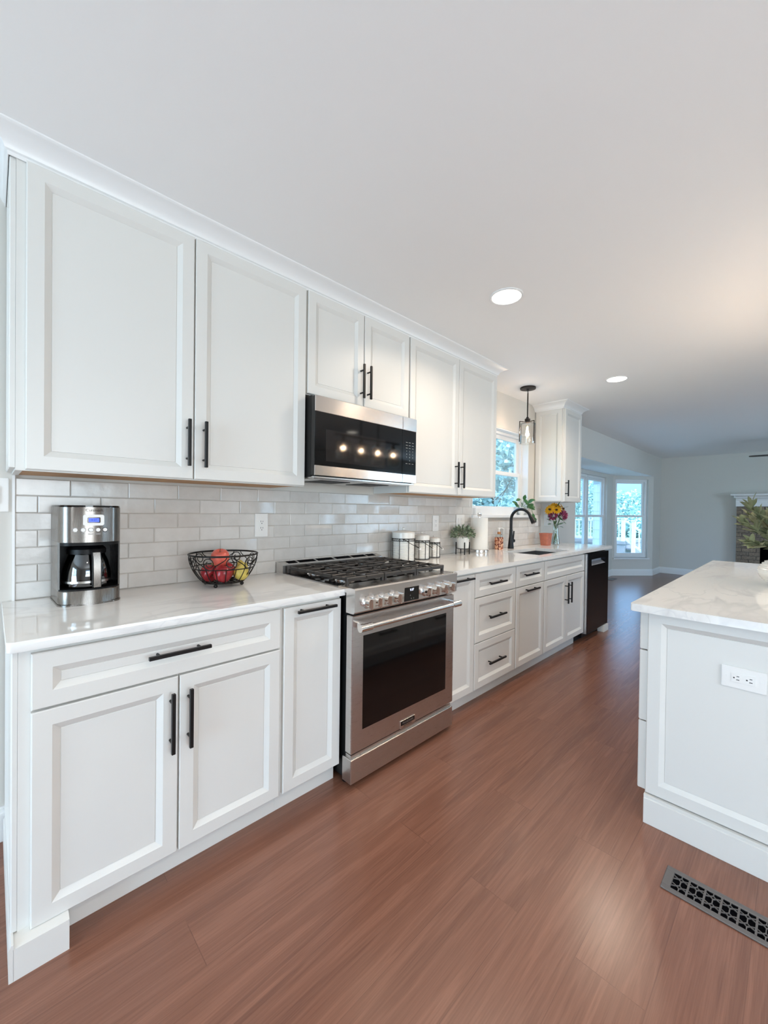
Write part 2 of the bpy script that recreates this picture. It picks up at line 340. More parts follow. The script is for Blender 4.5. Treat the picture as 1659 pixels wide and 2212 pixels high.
def double_hung(name, label, f, a0, a1, z0, z1, fr=.045, st=.04, mid=None, depth=.07):
    """f maps (a along, z, c outward). frame, two sashes each with a pane"""
    t = thing(name, label, 'window', f((a0 + a1) / 2, z0, 0)); t['kind'] = 'structure'
    def bx(m, u0, u1, w0, w1, c0, c1):
        vs = [m.bm.verts.new(f(u, z, c)) for u in (u0, u1) for c in (c0, c1) for z in (w0, w1)]
        for q in ((0, 1, 3, 2), (4, 6, 7, 5), (0, 4, 5, 1), (2, 3, 7, 6), (0, 2, 6, 4), (1, 5, 7, 3)): m.bm.faces.new([vs[i] for i in q])
    def ringbox(m, u0, u1, w0, w1, th, c0, c1, tb=None):
        tb = tb or th
        bx(m, u0, u0 + th, w0, w1, c0, c1); bx(m, u1 - th, u1, w0, w1, c0, c1); bx(m, u0 + th, u1 - th, w0, w0 + tb, c0, c1); bx(m, u0 + th, u1 - th, w1 - th, w1, c0, c1)
    m = MB(); ringbox(m, a0, a1, z0, z1, fr, 0, depth); m.build('frame', 'trim', t)
    mid = mid or (z0 + z1) / 2
    for nm, w0, w1, c0 in (('lower', z0 + fr, mid + .02, .008), ('upper', mid - .02, z1 - fr, .036)):
        m = MB(); ringbox(m, a0 + fr, a1 - fr, w0, w1, st, c0, c0 + .026, st + .012 if nm == 'lower' else st); sa = m.build('sash', 'trim', t)
        m = MB(); bx(m, a0 + fr + st, a1 - fr - st, w0 + st, w1 - st, c0 + .010, c0 + .015); m.build('pane', 'pane', sa)
    return t
# sink window, its sill and reveal
double_hung('window_1', 'double-hung white window above the kitchen sink', lambda a, z, c: (a, .085 + c, z), 3.135, 4.227, 1.25, 2.127, fr=.035, st=.04, mid=1.69, depth=.06)
b = MB(); b.box(3.115, 4.245, -.018, .10, 1.222, 1.250, .003); struct(b.build('trim_1', 'trim'), 'white sill under the sink window', 'window sill')
b = MB(); b.box(3.136, 4.226, .01, .085, 2.117, 2.126); b.box(4.217, 4.226, .01, .085, 1.252, 2.117); b.box(3.136, 3.145, .01, .085, 1.252, 2.117)
struct(b.build('trim_2', 'trim'), 'white painted reveal lining the sink window', 'window reveal')
# bay
BC0, BC1, BY = (6.26, .575), (9.045, .575), .575
b = MB(); th = .12
def wallseg(b, p, q, z0, z1, th=.12):
    p, q = Vector((*p, 0)), Vector((*q, 0)); d = (q - p).normalized(); n = Vector((-d.y, d.x, 0))
    b.prism([(p.x, p.y), (q.x, q.y), (q.x + n.x * th, q.y + n.y * th), (p.x + n.x * th, p.y + n.y * th)], z0, z1)
def along(p, q, s): d = (Vector(q) - Vector(p)).normalized(); return tuple(Vector(p) + d * s)
LA = (Vector(BC0) - Vector((BX0, .01))).length; LB = (Vector((BX1, .01)) - Vector(BC1)).length
WZ0, WZ1 = .365, 1.985
P0, P1 = (BX0, .01), (BX1, .01)
for (p, q, s0, s1) in ((P0, BC0, .12, LA - .06), (BC0, BC1, .55, 2.42), (BC1, P1, .05, .77)):
    L = (Vector(q) - Vector(p)).length
    wallseg(b, p, along(p, q, s0), 0, BH + .1); wallseg(b, along(p, q, s1), q, 0, BH + .1); wallseg(b, along(p, q, s0), along(p, q, s1), 0, WZ0); wallseg(b, along(p, q, s0), along(p, q, s1), WZ1, BH + .1)
struct(b.build('wall_bay', 'wall'), 'angled greige walls of the bay alcove', 'wall')
b = MB(); b.prism([(BX0 - .1, .15), (BX1 + .1, .15), (BX1 + .1, .3), (9.2, .72), (6.1, .72), (BX0 - .1, .3)], BH, BH + .1); b.prism([(BX0, .012), (BX1, .012), (BX1, .15), (BX0, .15)], BH - .004, BH - .001)
struct(b.build('ceiling_bay', 'ceil'), 'white soffit over the bay window alcove', 'ceiling')
def bayf(p, q):
    d = (Vector(q) - Vector(p)).normalized(); n = Vector((-d.y, d.x))
    return lambda a, z, c: (p[0] + d.x * a + n.x * (c + .045), p[1] + d.y * a + n.y * (c + .045), z)
fb = bayf(BC0, BC1)
double_hung('window_2', 'double-hung bay window nearest the corner of the right-hand angled wall', fb, 1.49, 2.42, WZ0, WZ1, mid=1.225)
double_hung('window_3', 'double-hung bay window partly hidden behind the wall cabinet', fb, .55, 1.48, WZ0, WZ1, mid=1.225)
double_hung('window_4', 'double-hung window in the right-hand angled bay wall', bayf(BC1, P1), .05, .77, WZ0, WZ1, mid=1.225)
double_hung('window_5', 'double-hung window in the angled bay wall behind the wall cabinet', bayf(P0, BC0), .12, LA - .06, WZ0, WZ1, mid=1.225)
b = MB()
for f, a0, a1 in ((fb, .52, 2.45), (bayf(BC1, P1), .02, .80)):
    vs = [b.bm.verts.new(f(a, z, c)) for a in (a0, a1) for c in (-.075, .0) for z in (WZ0 - .028, WZ0)]
    for q in ((0, 1, 3, 2), (4, 6, 7, 5), (0, 4, 5, 1), (2, 3, 7, 6), (0, 2, 6, 4), (1, 5, 7, 3)): b.bm.faces.new([vs[i] for i in q])
struct(b.build('trim_3', 'trim'), 'white sills under the bay windows', 'window sill')
# baseboards
def baseboard(name, pts, label, h=.13, t=.016):
    b = MB()
    for p, q in zip(pts, pts[1:]):
        d = (Vector(q) - Vector(p)).normalized(); n = Vector((d.y, -d.x))
        for z0, z1, k in ((0, h - .022, t), (h - .022, h - .008, t * .7), (h - .008, h, t * .4)):
            b.prism([(p[0], p[1]), (q[0], q[1]), (q[0] + n.x * k, q[1] + n.y * k), (p[0] + n.x * k, p[1] + n.y * k)], z0, z1)
    return struct(b.build(name, 'trim'), label, 'baseboard')
baseboard('baseboard_back', [(-3.5, YW), (0.03, YW)], 'white baseboard beside the left end of the cabinets')
baseboard('baseboard_bay', [(4.86, YW), P0, BC0, BC1, P1, (XF, YW)], 'white baseboard following the bay alcove')
baseboard('baseboard_far', [(XF, YW), (XF, -1.30)], 'white baseboard along the far end wall')
# patio door and front windows (daylight sources behind the camera)
t = thing('door_1', 'white sliding patio door in the wall behind the camera', 'door', (XL - .1, -1.9, 0)); t['kind'] = 'structure'
b = MB()
for y0, y1 in ((-2.85, -2.77), (-1.96, -1.84), (-1.03, -.95)): b.box(XL - .12, XL - .04, y0, y1, 0, 2.12)
for z0, z1 in ((0, .1), (2.04, 2.12), (1.05, 1.075)): b.box(XL - .119, XL - .041, -2.84, -.96, z0, z1)
for y in (-2.5, -2.23, -1.57, -1.3): b.box(XL - .09, XL - .075, y - .01, y + .01, .1, 2.04)
b.build('frame', 'trim', t); box('pane', 'pane', XL - .085, XL - .08, -2.77, -1.03, .1, 2.04, t)
for i, (x0, x1) in enumerate(((-.9, 1.3), (6.1, 7.9))):
    double_hung('window_%d' % (6 + i), ('double-hung window in the front wall opposite the range', 'double-hung window in the front wall of the far room')[i], lambda a, z, c: (a, YF - .04 - c, z), x0, x1, .7, 2.2)

# backsplash tiles
b = MB(); g = MB()
TH, TW, GR = .0678, .2055, .0016
def tiles(x0, x1, zlo, zhi):
    for r_ in range(7):
        z0 = .915 + r_ * TH; z1 = z0 + TH
        if z1 > zhi + .004 or z0 < zlo - .004: continue
        off = .203 if r_ % 2 == 0 else .101
        k = -3
        while off + k * TW < x1:
            a, c = max(x0, off + k * TW), min(x1, off + (k + 1) * TW); k += 1
            if c - a < .012: continue
            dz, dx = R.uniform(-.0012, .0012), R.uniform(-.0012, .0012)
            A = [(a + GR / 2, z0 + GR / 2), (c - GR / 2, z0 + GR / 2), (c - GR / 2, z1 - GR / 2), (a + GR / 2, z1 - GR / 2)]
            bk = [b.bm.verts.new((u, .0075, v)) for u, v in A]; ed = [b.bm.verts.new((u, .003, v)) for u, v in A]; i_ = .003
            ft = [b.bm.verts.new((u + (i_ if n in (0, 3) else -i_), .0008 + dx * (1 if n in (1, 2) else -1) + dz * (1 if n > 1 else -1), v + (i_ if n < 2 else -i_))) for n, (u, v) in enumerate(A)]
            for P, Q in ((bk, ed), (ed, ft)):
                for n in range(4): b.bm.faces.new((P[n], P[(n + 1) % 4], Q[(n + 1) % 4], Q[n]))
            b.bm.faces.new(ft)
tiles(.034, 3.127, .9, 1.39); tiles(3.127, 4.245, .9, 1.19); tiles(4.245, 4.54, .9, 1.39)
o = struct(b.build('wall_backsplash', 'tile', ang=20), 'glossy pale grey subway tile backsplash', 'backsplash')
g.box(.034, 3.127, .0035, .0078, .914, 1.389); g.box(3.127, 4.245, .0035, .0078, .914, 1.222); g.box(4.245, 4.54, .0035, .0078, .914, 1.389)
g.build('grout', 'grout', o)
box('edge_trim', 'trim', .026, .034, -.001, .0078, .914, 1.405, o)

# ================================================================ CABINETS
YD, YB, YU = -.632, -.612, -.334
def pull(parent, p, L, vert, nrm=(0, -1, 0), off=.034):
    """square black bar pull centred at p on a front face"""
    n = Vector(nrm); p = Vector(p); u = Vector((0, 0, 1)) if vert else Vector((0, 0, 1)).cross(n); v = u.cross(n); b = MB(); c = p + n * off
    def ob(c, hu, hv, hn):
        vs = [b.bm.verts.new(c + u * a * hu + v * bb * hv + n * d * hn) for a in (-1, 1) for bb in (-1, 1) for d in (-1, 1)]
        fs = [b.bm.faces.new([vs[i] for i in q]) for q in ((0, 1, 3, 2), (4, 6, 7, 5), (0, 4, 5, 1), (2, 3, 7, 6), (0, 2, 6, 4), (1, 5, 7, 3))]
        bmesh.ops.bevel(b.bm, geom=list({e for f in fs for e in f.edges}), offset=.0012, segments=1, affect='EDGES')
    ob(c, L / 2, .006, .006)
    for s_ in (-1, 1): b.cyl(p + u * s_ * L * .33, c + u * s_ * L * .33, .0045, seg=12)
    return b.build('handle', 'black', parent, 'matte black bar pull')
def door(parent, x0, x1, z0, z1, yf, name='door', **k):
    return MB().panel(x0, x1, z0, z1, front_y(yf), **k).build(name, 'cab', parent)
ZD0, ZDT, ZS1, ZS2 = .094, .869, .7095, .703
def base_cab(label, x0, x1, cat='cabinet', group=None, left=None, toe0=None, toe1=None):
    t = thing('base_cabinet', label, 'cabinet', ((x0 + x1) / 2, -.3, 0), 'base cabinets under the long countertop')
    b = MB(); b.box(x0, x1, YB, -.012, .092, .884); b.build('body', 'cab', t)
    box('toe_kick', 'cab', toe0 if toe0 is not None else x0, toe1 if toe1 is not None else x1, -.578, -.05, 0, .092, t)
    return t
# 1 drawer over two doors
c = base_cab('white base cabinet with one wide drawer over two doors at the end of the run', .0215, .824)
d = door(c, .048, .816, ZS1, ZDT, YD, 'drawer_front'); pull(d, (.427, YD, .794), .196, False)
d = door(c, .048, .4275, ZD0, ZS2, YD); pull(d, (.403, YD, .558), .203, True)
d = door(c, .4325, .816, ZD0, ZS2, YD); pull(d, (.460, YD, .558), .203, True)
MB().panel(-.612, -.004, .098, .882, lambda a, z, dd: (.0075 + dd, a, z), t=.0135).build('end_panel', 'cab', c, 'framed side panel')
b = MB(); b.prism([(-.659, 0), (-.600, 0), (-.600, .094), (-.645, .0935), (-.659, .087)], .013, .132, 'x'); b.prism([(.0035, 0), (.0135, 0), (.0135, .100), (.009, .100), (.0035, .090)], -.659, -.020, 'y'); b.build('foot_board', 'cab', c)
# pull-out beside the range
c = base_cab('narrow white pull-out base cabinet left of the range', .8245, 1.133)
d = door(c, .833, 1.128, ZD0, ZDT, YD); pull(d, (.978, YD, .851), .200, False)
# pull-out right of range
c = base_cab('narrow white pull-out base cabinet between range and three-drawer stack', 1.918, 2.2355)
d = door(c, 1.927, 2.231, ZD0, ZDT, YD); pull(d, (2.079, YD, .851), .200, False)
c = base_cab('white base cabinet with a stack of three drawers', 2.236, 2.784)
for z0, z1, hz in ((ZS1, ZDT, .793), (.4065, ZS2, .563), (ZD0, .4015, .249)):
    d = door(c, 2.240, 2.776, z0, z1, YD, 'drawer_front'); pull(d, (2.482, YD, hz), .215, False)
c = base_cab('white base cabinet with one short drawer above a pull-out door', 2.7845, 3.2635)
d = door(c, 2.794, 3.257, ZS1, ZDT, YD, 'drawer_front'); pull(d, (2.985, YD, .797), .215, False)
d = door(c, 2.794, 3.257, ZD0, ZS2, YD); pull(d, (3.01, YD, .676), .215, False)
# sink base: body hollow for the basin
c = thing('base_cabinet', 'white sink base cabinet with a false drawer front over two doors', 'cabinet', (3.74, -.3, 0), 'base cabinets under the long countertop')
b = MB(); b.box(3.264, 4.168, YB, -.012, .092, .655); b.box(3.264, 4.168, YB, -.592, .655, .884); b.box(3.264, 3.28, -.592, -.012, .655, .884); b.box(4.150, 4.168, -.592, -.012, .655, .884); b.build('body', 'cab', c)
box('toe_kick', 'cab', 3.264, 4.05, -.578, -.05, 0, .092, c)
door(c, 3.271, 4.160, ZS1, ZDT, YD, 'drawer_front')
d = door(c, 3.271, 3.719, ZD0, ZS2, YD); pull(d, (3.693, YD, .551), .19, True)
d = door(c, 3.723, 4.160, ZD0, ZS2, YD); pull(d, (3.768, YD, .551), .19, True)
# end panel right of dishwasher
c = thing('end_panel', 'white panel closing the run beyond the dishwasher', 'cabinet panel', (4.83, -.3, 0))
box('side_panel', 'cab', 4.815, 4.835, -.612, -.012, 0, .884, c); box('base_board', 'cab', 4.836, 4.848, -.612, -.02, 0, .085, c, .001)
tag(box('toe_board', 'cab', 4.655, 4.795, -.668, -.600, 0, .070, bev=.002), 'white toe board on the floor under the dishwasher corner', 'toe board')

def upper(label, x0, x1, z0, z1, doors, handles, wood=True, left=False, right=False):
    t = thing('wall_cabinet', label, 'cabinet', ((x0 + x1) / 2, -.16, z0), 'white wall cabinets along the back wall')
    b = MB(); f = .018; b.box(x0, x1, YU + .02, .006, z0 + .016, 2.425)
    b.box(x0, x1, YU + .02, YU + .036, z0 - .004, z0 + .016); b.box(x0, x0 + f, YU + .036, .006, z0 - .004, z0 + .016); b.box(x1 - f, x1, YU + .036, .006, z0 - .004, z0 + .016)
    b.build('body', 'cab', t)
    if wood: box('underside', 'wood', x0 + f, x1 - f, YU + .036, -.002, z0 - .0015, z0 + .0155, t, label='bare wood underside')
    for (a, c_), h in zip(doors, handles):
        d = door(t, a, c_, z0, z1, YU)
        if h: pull(d, (h[0], YU, h[1]), h[2], True)
    return t
ZU, ZUT = 1.403, 2.411
c = upper('large white two-door wall cabinet above the coffee maker', .024, 1.1195, ZU, ZUT, ((.048, .5705), (.576, 1.114)), ((.545, 1.55, .192), (.611, 1.549, .193)))
MB().panel(-.31, -.004, ZU + .005, 2.43, lambda a, z, dd: (.008 + dd, a, z), t=.0155).build('end_panel', 'cab', c, 'framed side panel')
c = upper('short white two-door wall cabinet directly above the microwave', 1.120, 1.8985, 1.882, ZUT, ((1.126, 1.5045), (1.5095, 1.890)), ((1.480, 2.018, .194), (1.533, 2.02, .192)), wood=False)
c = upper('tall white two-door wall cabinet between microwave and sink window', 1.899, 2.984, ZU, ZUT, ((1.904, 2.437), (2.442, 2.967)), ((2.399, 1.549, .187), (2.469, 1.548, .19)))
c = upper('narrow white single-door wall cabinet right of the sink window', 4.376, 4.842, ZU, ZUT, ((4.381, 4.836),), ((4.396, 1.546, .175),), wood=False)
MB().panel(-.30, -.004, ZU + .004, 2.418, lambda a, z, dd: (4.362 + dd, a, z), t=.0135).build('end_panel', 'cab', c, 'framed side panel')

def crown(name, x0, x1, label, back=YW):
    prof = [(0.0, 2.412), (.003, 2.412), (.004, 2.424), (.010, 2.427), (.012, 2.433), (.016, 2.442), (.024, 2.452), (.036, 2.462), (.050, 2.470), (.062, 2.4745), (.066, 2.476), (.070, 2.479), (.070, 2.4842), (0.0, 2.4842)]
    b = MB(); rows = []
    for o_, z in prof:
        rows.append([b.bm.verts.new(p) for p in ((x0 - o_, back, z), (x0 - o_, YU + .018 - o_, z), (x1 + o_, YU + .018 - o_, z), (x1 + o_, back, z))])
    for A, B in zip(rows, rows[1:]):
        for i in range(3): b.bm.faces.new((A[i], A[i + 1], B[i + 1], B[i]))
    return struct(b.build(name, 'trim', ang=25), label, 'crown moulding')
crown('trim_4', .006, 2.986, 'white crown moulding over the long row of wall cabinets')
crown('trim_5', 4.360, 4.844, 'white crown moulding over the narrow wall cabinet right of the window')

# ================================================================ COUNTERTOPS
def rr(x0, x1, y0, y1, r, corners=(1, 1, 1, 1), n=5):
    """rounded rectangle, corners order: x0y0, x1y0, x1y1, x0y1"""
    pts = []
    for k, (cx_, cy_, a) in enumerate(((x0, y0, PI), (x1, y0, 1.5 * PI), (x1, y1, 0), (x0, y1, .5 * PI))):
        if not corners[k] or r == 0: pts.append((cx_, cy_)); continue
        ox = cx_ + (r if k in (0, 3) else -r); oy = cy_ + (r if k < 2 else -r)
        pts += [(ox + r * math.cos(a + i * PI / 2 / n), oy + r * math.sin(a + i * PI / 2 / n)) for i in range(n + 1)]
    return pts
ZC0, ZC = .884, .914
b = MB(); b.prism(rr(-.003, 1.1405, -.647, .003, .012, (1, 0, 0, 0)), ZC0 + .0005, ZC, bev=.002)
tag(b.build('countertop', 'quartz'), 'white veined quartz countertop under the coffee maker and fruit basket', 'countertop')
SX0, SX1, SY0, SY1 = 3.32, 3.98, -.555, -.205
b = MB(); e = .0
for x0, x1, y0, y1 in ((1.9115, SX0, -.647, .003), (SX1, 4.950, -.647, .003), (SX0, SX1, -.647, SY0), (SX0, SX1, SY1, .003)): b.box(x0, x1, y0, y1, ZC0 + .0005, ZC)
bmesh.ops.remove_doubles(b.bm, verts=b.bm.verts[:], dist=1e-5)
for f in [f for f in b.bm.faces if len([g for g in b.bm.faces if g is not f and (g.calc_center_median() - f.calc_center_median()).length < 1e-5])]: b.bm.faces.remove(f)
tag(b.build('countertop', 'quartz'), 'long white quartz countertop around the sink', 'countertop')

# ================================================================ RANGE
def build_range():
    t = thing('gas_range', 'stainless steel gas range with eight front knobs and a black oven window', 'range', (1.52, -.35, 0))
    X0, X1, Y0 = 1.146, 1.903, -.705
    xa, xb = 1.1365, 1.9045
    b = MB(); b.box(X0, X1 - .003, -.655, -.03, .03, .90); b.build('body', 'bplastic', t, 'black side panels')
    b = MB(); b.box(xa, xb, Y0, -.66, .160, .797, .004)
    # window cut-out is a proud black pane set in the door
    d = b.build('oven_door', 'steel', t)
    box('oven_window', 'gblack', 1.203, 1.831, Y0 - .0015, Y0 + .01, .257, .697, d, .001, 'black glass window')
    b = MB(); hy = -.768; b.cyl((1.165, hy, .757), (1.835, hy, .757), .0125, seg=24); b.build('handle', 'steelm', d)
    for xe0, xe1, xm in ((1.128, 1.195, 1.165), (1.806, 1.873, 1.838)):
        b = MB(); b.cyl((xe0, hy, .757), (xe1, hy, .757), .0175, seg=24); b.box(xm - .012, xm + .012, hy, Y0 + .005, .742, .772, .003); b.build('handle_bracket', 'chrome', d)
    b = MB(); b.box(1.458, 1.568, Y0 - .004, Y0 + .002, .163, .202, .001); bd = b.build('badge', 'steelm', d)
    box('badge_field', 'bplastic', 1.4625, 1.5635, Y0 - .005, Y0 - .003, .178, .199, bd)
    b = MB(); b.text('FRIGIDAIRE', .0165, (1.513, Y0 - .0052, .1885), (1, 0, 0), (0, 0, 1), .0004); b.build('lettering', 'silverink', bd)
    b = MB(); b.text('PROFESSIONAL', .0095, (1.513, Y0 - .0043, .1715), (1, 0, 0), (0, 0, 1), .0003); b.build('lettering', 'etch', bd)
    b = MB(); b.box(xa, xb, Y0, -.64, .022, .135, .003); b.box(xa + .01, xb - .01, Y0 + .012, -.64, .135, .150); b.build('warming_drawer', 'steel', t)
    for xf in (1.17, 1.87): MB().cyl((xf, -.63, 0), (xf, -.63, .03), .018, seg=16).build('foot', 'bplastic', t)
    # control panel: slanted face with a rounded top lip
    prof = [(-.66, .808), (-.712, .808), (-.720, .816), (-.722, .900), (-.724, .918), (-.720, .924), (-.60, .924), (-.60, .90), (-.66, .90)]
    b = MB(); b.prism(prof, 1.1345, 1.9075, 'x'); cp = b.build('control_panel', 'steelm', t)
    yk = -.7215
    ds = box('clock_display', 'gblack', 1.462, 1.572, yk - .001, yk + .004, .818, .889, cp, .001, 'black touch display')
    b = MB(); b.text('9:37', .017, (1.516, yk - .0013, .874), (1, 0, 0), (0, 0, 1), .0003); b.build('digits', 'white_led', ds)
    b = MB()
    for x, z in ((1.505, .846), (1.512, .829), (1.53, .829)): b.text('A' if z > .84 else '0', .009, (x, yk - .0013, z), (1, 0, 0), (0, 0, 1), .0003)
    b.build('touch_icon', 'ink', ds)
    for x in (1.213, 1.270, 1.334, 1.404, 1.624, 1.700, 1.772, 1.834):
        b = MB(); b.cyl((x, yk, .852), (x, yk - .010, .852), .0285, .026, 32); k = b.build('knob', 'chrome', t)
        b = MB(); b.cyl((x, yk - .010, .852), (x, yk - .032, .852), .0235, .022, 28)
        b.box(x - .009, x + .009, yk - .045, yk - .012, .828, .876, .003); b.build('knob_grip', 'chrome', k)
    # cooktop and rear vent
    b = MB(); b.box(1.135, 1.9065, -.62, -.012, .900, .9185, .002); b.box(1.14, 1.902, -.715, -.60, .918, .9245, .001); b.build('cooktop', 'steel', t)
    box('burner_tray', 'gblack', 1.15, 1.892, -.63, -.095, .9185, .9205, t)
    b = MB(); b.prism([(-.012, .919), (-.085, .919), (-.085, .962), (-.072, .968), (-.020, .978), (-.012, .975)], 1.136, 1.9055, 'x'); bg_ = b.build('rear_vent', 'steel', t)
    def vz(y): return .968 + (-.072 - y) / (-.072 + .020) * .010 + .0006
    b = MB()
    xs = [1.17, 1.245, 1.36, 1.475, 1.59, 1.705, 1.82, 1.875]
    for x0, x1 in ((1.185, 1.245), (1.26, 1.375), (1.39, 1.51), (1.53, 1.65), (1.665, 1.78), (1.795, 1.865)):
        b.prism([(-.066, vz(-.066) - .0004), (-.028, vz(-.028) - .0004), (-.028, vz(-.028) + .0006), (-.066, vz(-.066) + .0006)], x0, x1, 'x')
    b.build('vent_slot', 'duct', bg_)
    # burners
    for x, y, r in ((1.27, -.48, .042), (1.27, -.21, .034), (1.52, -.345, .05), (1.77, -.48, .034), (1.77, -.21, .042)):
        b = MB(); b.lathe([(0, .9205), (r + .012, .9205), (r + .010, .928), (r, .932), (0, .932)], (x, y, 0), 28); bb = b.build('burner', 'steelm', t)
        MB().lathe([(0, .932), (r - .004, .932), (r - .002, .938), (r - .008, .941), (0, .942)], (x, y, 0), 28).build('burner_cap', 'iron', bb)
    # three cast-iron grates
    for x0, x1 in ((1.155, 1.398), (1.402, 1.644), (1.648, 1.890)):
        b = MB(); y0, y1, z1 = -.640, -.095, .9615; h = .013
        b.box(x0, x1, y0, y0 + .020, z1 - .020, z1, .003); b.box(x0, x1, y1 - .016, y1, z1 - .018, z1, .003)
        b.box(x0, x0 + .011, y0 + .01, y1 - .01, z1 - .016, z1 - .001, .002); b.box(x1 - .011, x1, y0 + .01, y1 - .01, z1 - .016, z1 - .001, .002)
        for i in range(7):
            y = y0 + .035 + i * (y1 - y0 - .08) / 6 + .01
            if i == 3: b.box(x0, x1, y - .006, y + .006, z1 - .014, z1, .002); continue
            for a, c_ in ((x0, x0 + .088), (x1 - .088, x1)): b.box(a, c_, y - .005, y + .005, z1 - .013, z1 + .001, .002)
        cx_ = (x0 + x1) / 2
        for a, c_ in ((y0, y0 + .1), (-.37 - .075, -.37 + .075), (y1 - .1, y1)): b.box(cx_ - .005, cx_ + .005, a, c_, z1 - .013, z1 + .001, .002)
        for yy in (-.48, -.21): b.tube(circle((cx_, yy, z1 - .008), .040, 24), .0052, 8, True)
        for (fx, fy) in ((x0 + .008, y0 + .010), (x1 - .008, y0 + .010), (x0 + .008, y1 - .010), (x1 - .008, y1 - .010)): b.box(fx - .007, fx + .007, fy - .009, fy + .009, .9205, z1 - .012, .002)
        b.build('grate', 'iron', t)
    return t
build_range()

# ================================================================ MICROWAVE
def build_microwave():
    t = thing('microwave', 'stainless and black over-the-range microwave with lit bulbs reflected in its door', 'microwave', (1.5, -.2, 1.44))
    x0, x1, yf = 1.121, 1.8825, -.410
    b = MB(); b.box(x0, x1 - .003, -.375, -.005, 1.448, 1.862); b.build('body', 'bplastic', t)
    b = MB(); b.box(x0 + .02, x1 - .02, -.37, -.02, 1.440, 1.449, .002); b.box(x0 + .003, x1 - .003, -.395, -.34, 1.443, 1.452, .001); u = b.build('underside', 'steel', t)
    for xx in (1.24, 1.55): box('vent_filter', 'dslot', xx, xx + .2, -.30, -.12, 1.437, 1.4405, u)
    xs = 1.757
    b = MB(); b.box(x0, xs - .001, yf, -.376, 1.456, 1.857, .002); d = b.build('door', 'gblack', t)
    box('door_window', 'mwglass', 1.189, 1.612, yf - .0008, yf + .004, 1.530, 1.694, d, .0005)
    b = MB(); b.box(x0, xs - .001, yf - .003, yf + .006, 1.778, 1.858, .0015); b.build('door_band', 'band', d, 'polished steel band')
    b = MB(); b.box(x0, xs - .001, yf - .003, yf + .006, 1.455, 1.506, .0015); b.build('door_band', 'band', d, 'polished steel band')
    b = MB(); b.box(xs + .001, x1, yf, -.376, 1.456, 1.857, .002); p = b.build('control_panel', 'gblack', t)
    for z0, z1 in ((1.778, 1.858), (1.455, 1.506)): MB().box(xs + .001, x1, yf - .003, yf + .006, z0, z1, .0015).build('panel_band', 'band', p, 'polished steel band')
    b = MB()
    for i, zz in enumerate((1.704, 1.686, 1.669)):
        for xx in (1.795, 1.822, 1.85): b.box(xx - .008, xx + .008, yf - .0006, yf + .001, zz - .0012, zz + .0012)
    for i, ch in enumerate('123456789'): b.text(ch, .012, (1.795 + (i % 3) * .0275, yf - .0004, 1.650 - (i // 3) * .019), (1, 0, 0), (0, 0, 1), .0003)
    b.text('0', .012, (1.8225, yf - .0004, 1.593), (1, 0, 0), (0, 0, 1), .0003)
    for xx in (1.795, 1.822, 1.85): b.box(xx - .008, xx + .008, yf - .0006, yf + .001, 1.572, 1.5745)
    b.build('keypad', 'ink', p)
    return t
build_microwave()

# ================================================================ DISHWASHER
t = thing('dishwasher', 'black stainless dishwasher with a pocket handle next to the sink cabinet', 'dishwasher', (4.49, -.33, 0))
box('body', 'bplastic', 4.195, 4.79, -.60, -.02, .02, .874, t)
box('edge_strip', 'steel', 4.1735, 4.190, -.652, -.60, .075, .872, t, label='bright metal side edge')
b = MB(); dx0, dx1, dy = 4.191, 4.800, -.655
px0, px1, pz0, pz1 = 4.290, 4.705, .748, .810
for a in ((dx0, px0, .075, .872), (px1, dx1, .075, .872), (px0, px1, .075, pz0), (px0, px1, pz1, .872)): b.box(a[0], a[1], dy, -.605, a[2], a[3])
bmesh.ops.remove_doubles(b.bm, verts=b.bm.verts[:], dist=1e-5)
d = b.build('door', 'bsteel', t)
b = MB(); b.prism([(dy + .002, pz0 + .0005), (-.61, pz0 + .030), (-.61, pz1 - .0005), (-.606, pz1 - .0005), (-.606, pz0 + .0005)], px0 + .0005, px1 - .0005, 'x'); b.build('pocket_handle', 'satin', d, 'satin metal scooped handle')
box('toe_panel', 'bplastic', 4.06, 4.66, -.57, -.50, .002, .075, t)

# ================================================================ SINK + FAUCET
t = thing('sink', 'dark grey undermount sink let into the quartz countertop', 'sink', ((SX0 + SX1) / 2, (SY0 + SY1) / 2, .68))
b = MB(); i = .004
o_ = [(SX0 - i, SY0 - i), (SX1 + i, SY0 - i), (SX1 + i, SY1 + i), (SX0 - i, SY1 + i)]
T = [b.bm.verts.new((x, y, .8835)) for x, y in o_]; Bt = [b.bm.verts.new((x + (.012 if n in (0, 3) else -.012), y + (.012 if n < 2 else -.012), .69)) for n, (x, y) in enumerate(o_)]
O2 = [b.bm.verts.new((x + (-.02 if n in (0, 3) else .02), y + (-.02 if n < 2 else .02), .8835)) for n, (x, y) in enumerate(o_)]
for n in range(4):
    b.bm.faces.new((T[n], T[(n + 1) % 4], Bt[(n + 1) % 4], Bt[n])); b.bm.faces.new((O2[n], O2[(n + 1) % 4], T[(n + 1) % 4], T[n]))
b.bm.faces.new(Bt); b.build('basin', 'sinkm', t, recalc=True)
MB().lathe([(0, .003), (.042, .003), (.044, .0), (0, -.0)], (3.65, -.38, .691), 24).build('drain', 'chrome', t)
t = thing('faucet', 'matte black gooseneck pull-down faucet behind the sink', 'faucet', (3.69, -.085, ZC)); fx, fy = 3.69, -.085
b = MB(); b.lathe([(0, 0), (.030, 0), (.030, .01), (.026, .05), (.0185, .12), (.0165, .16), (.0165, .19), (0, .19)], (fx, fy, ZC), 28); b.build('body', 'black', t)
pts = [(fx, fy, ZC + .18), (fx, fy, ZC + .24), (fx, fy, ZC + .29)]; rad = .105
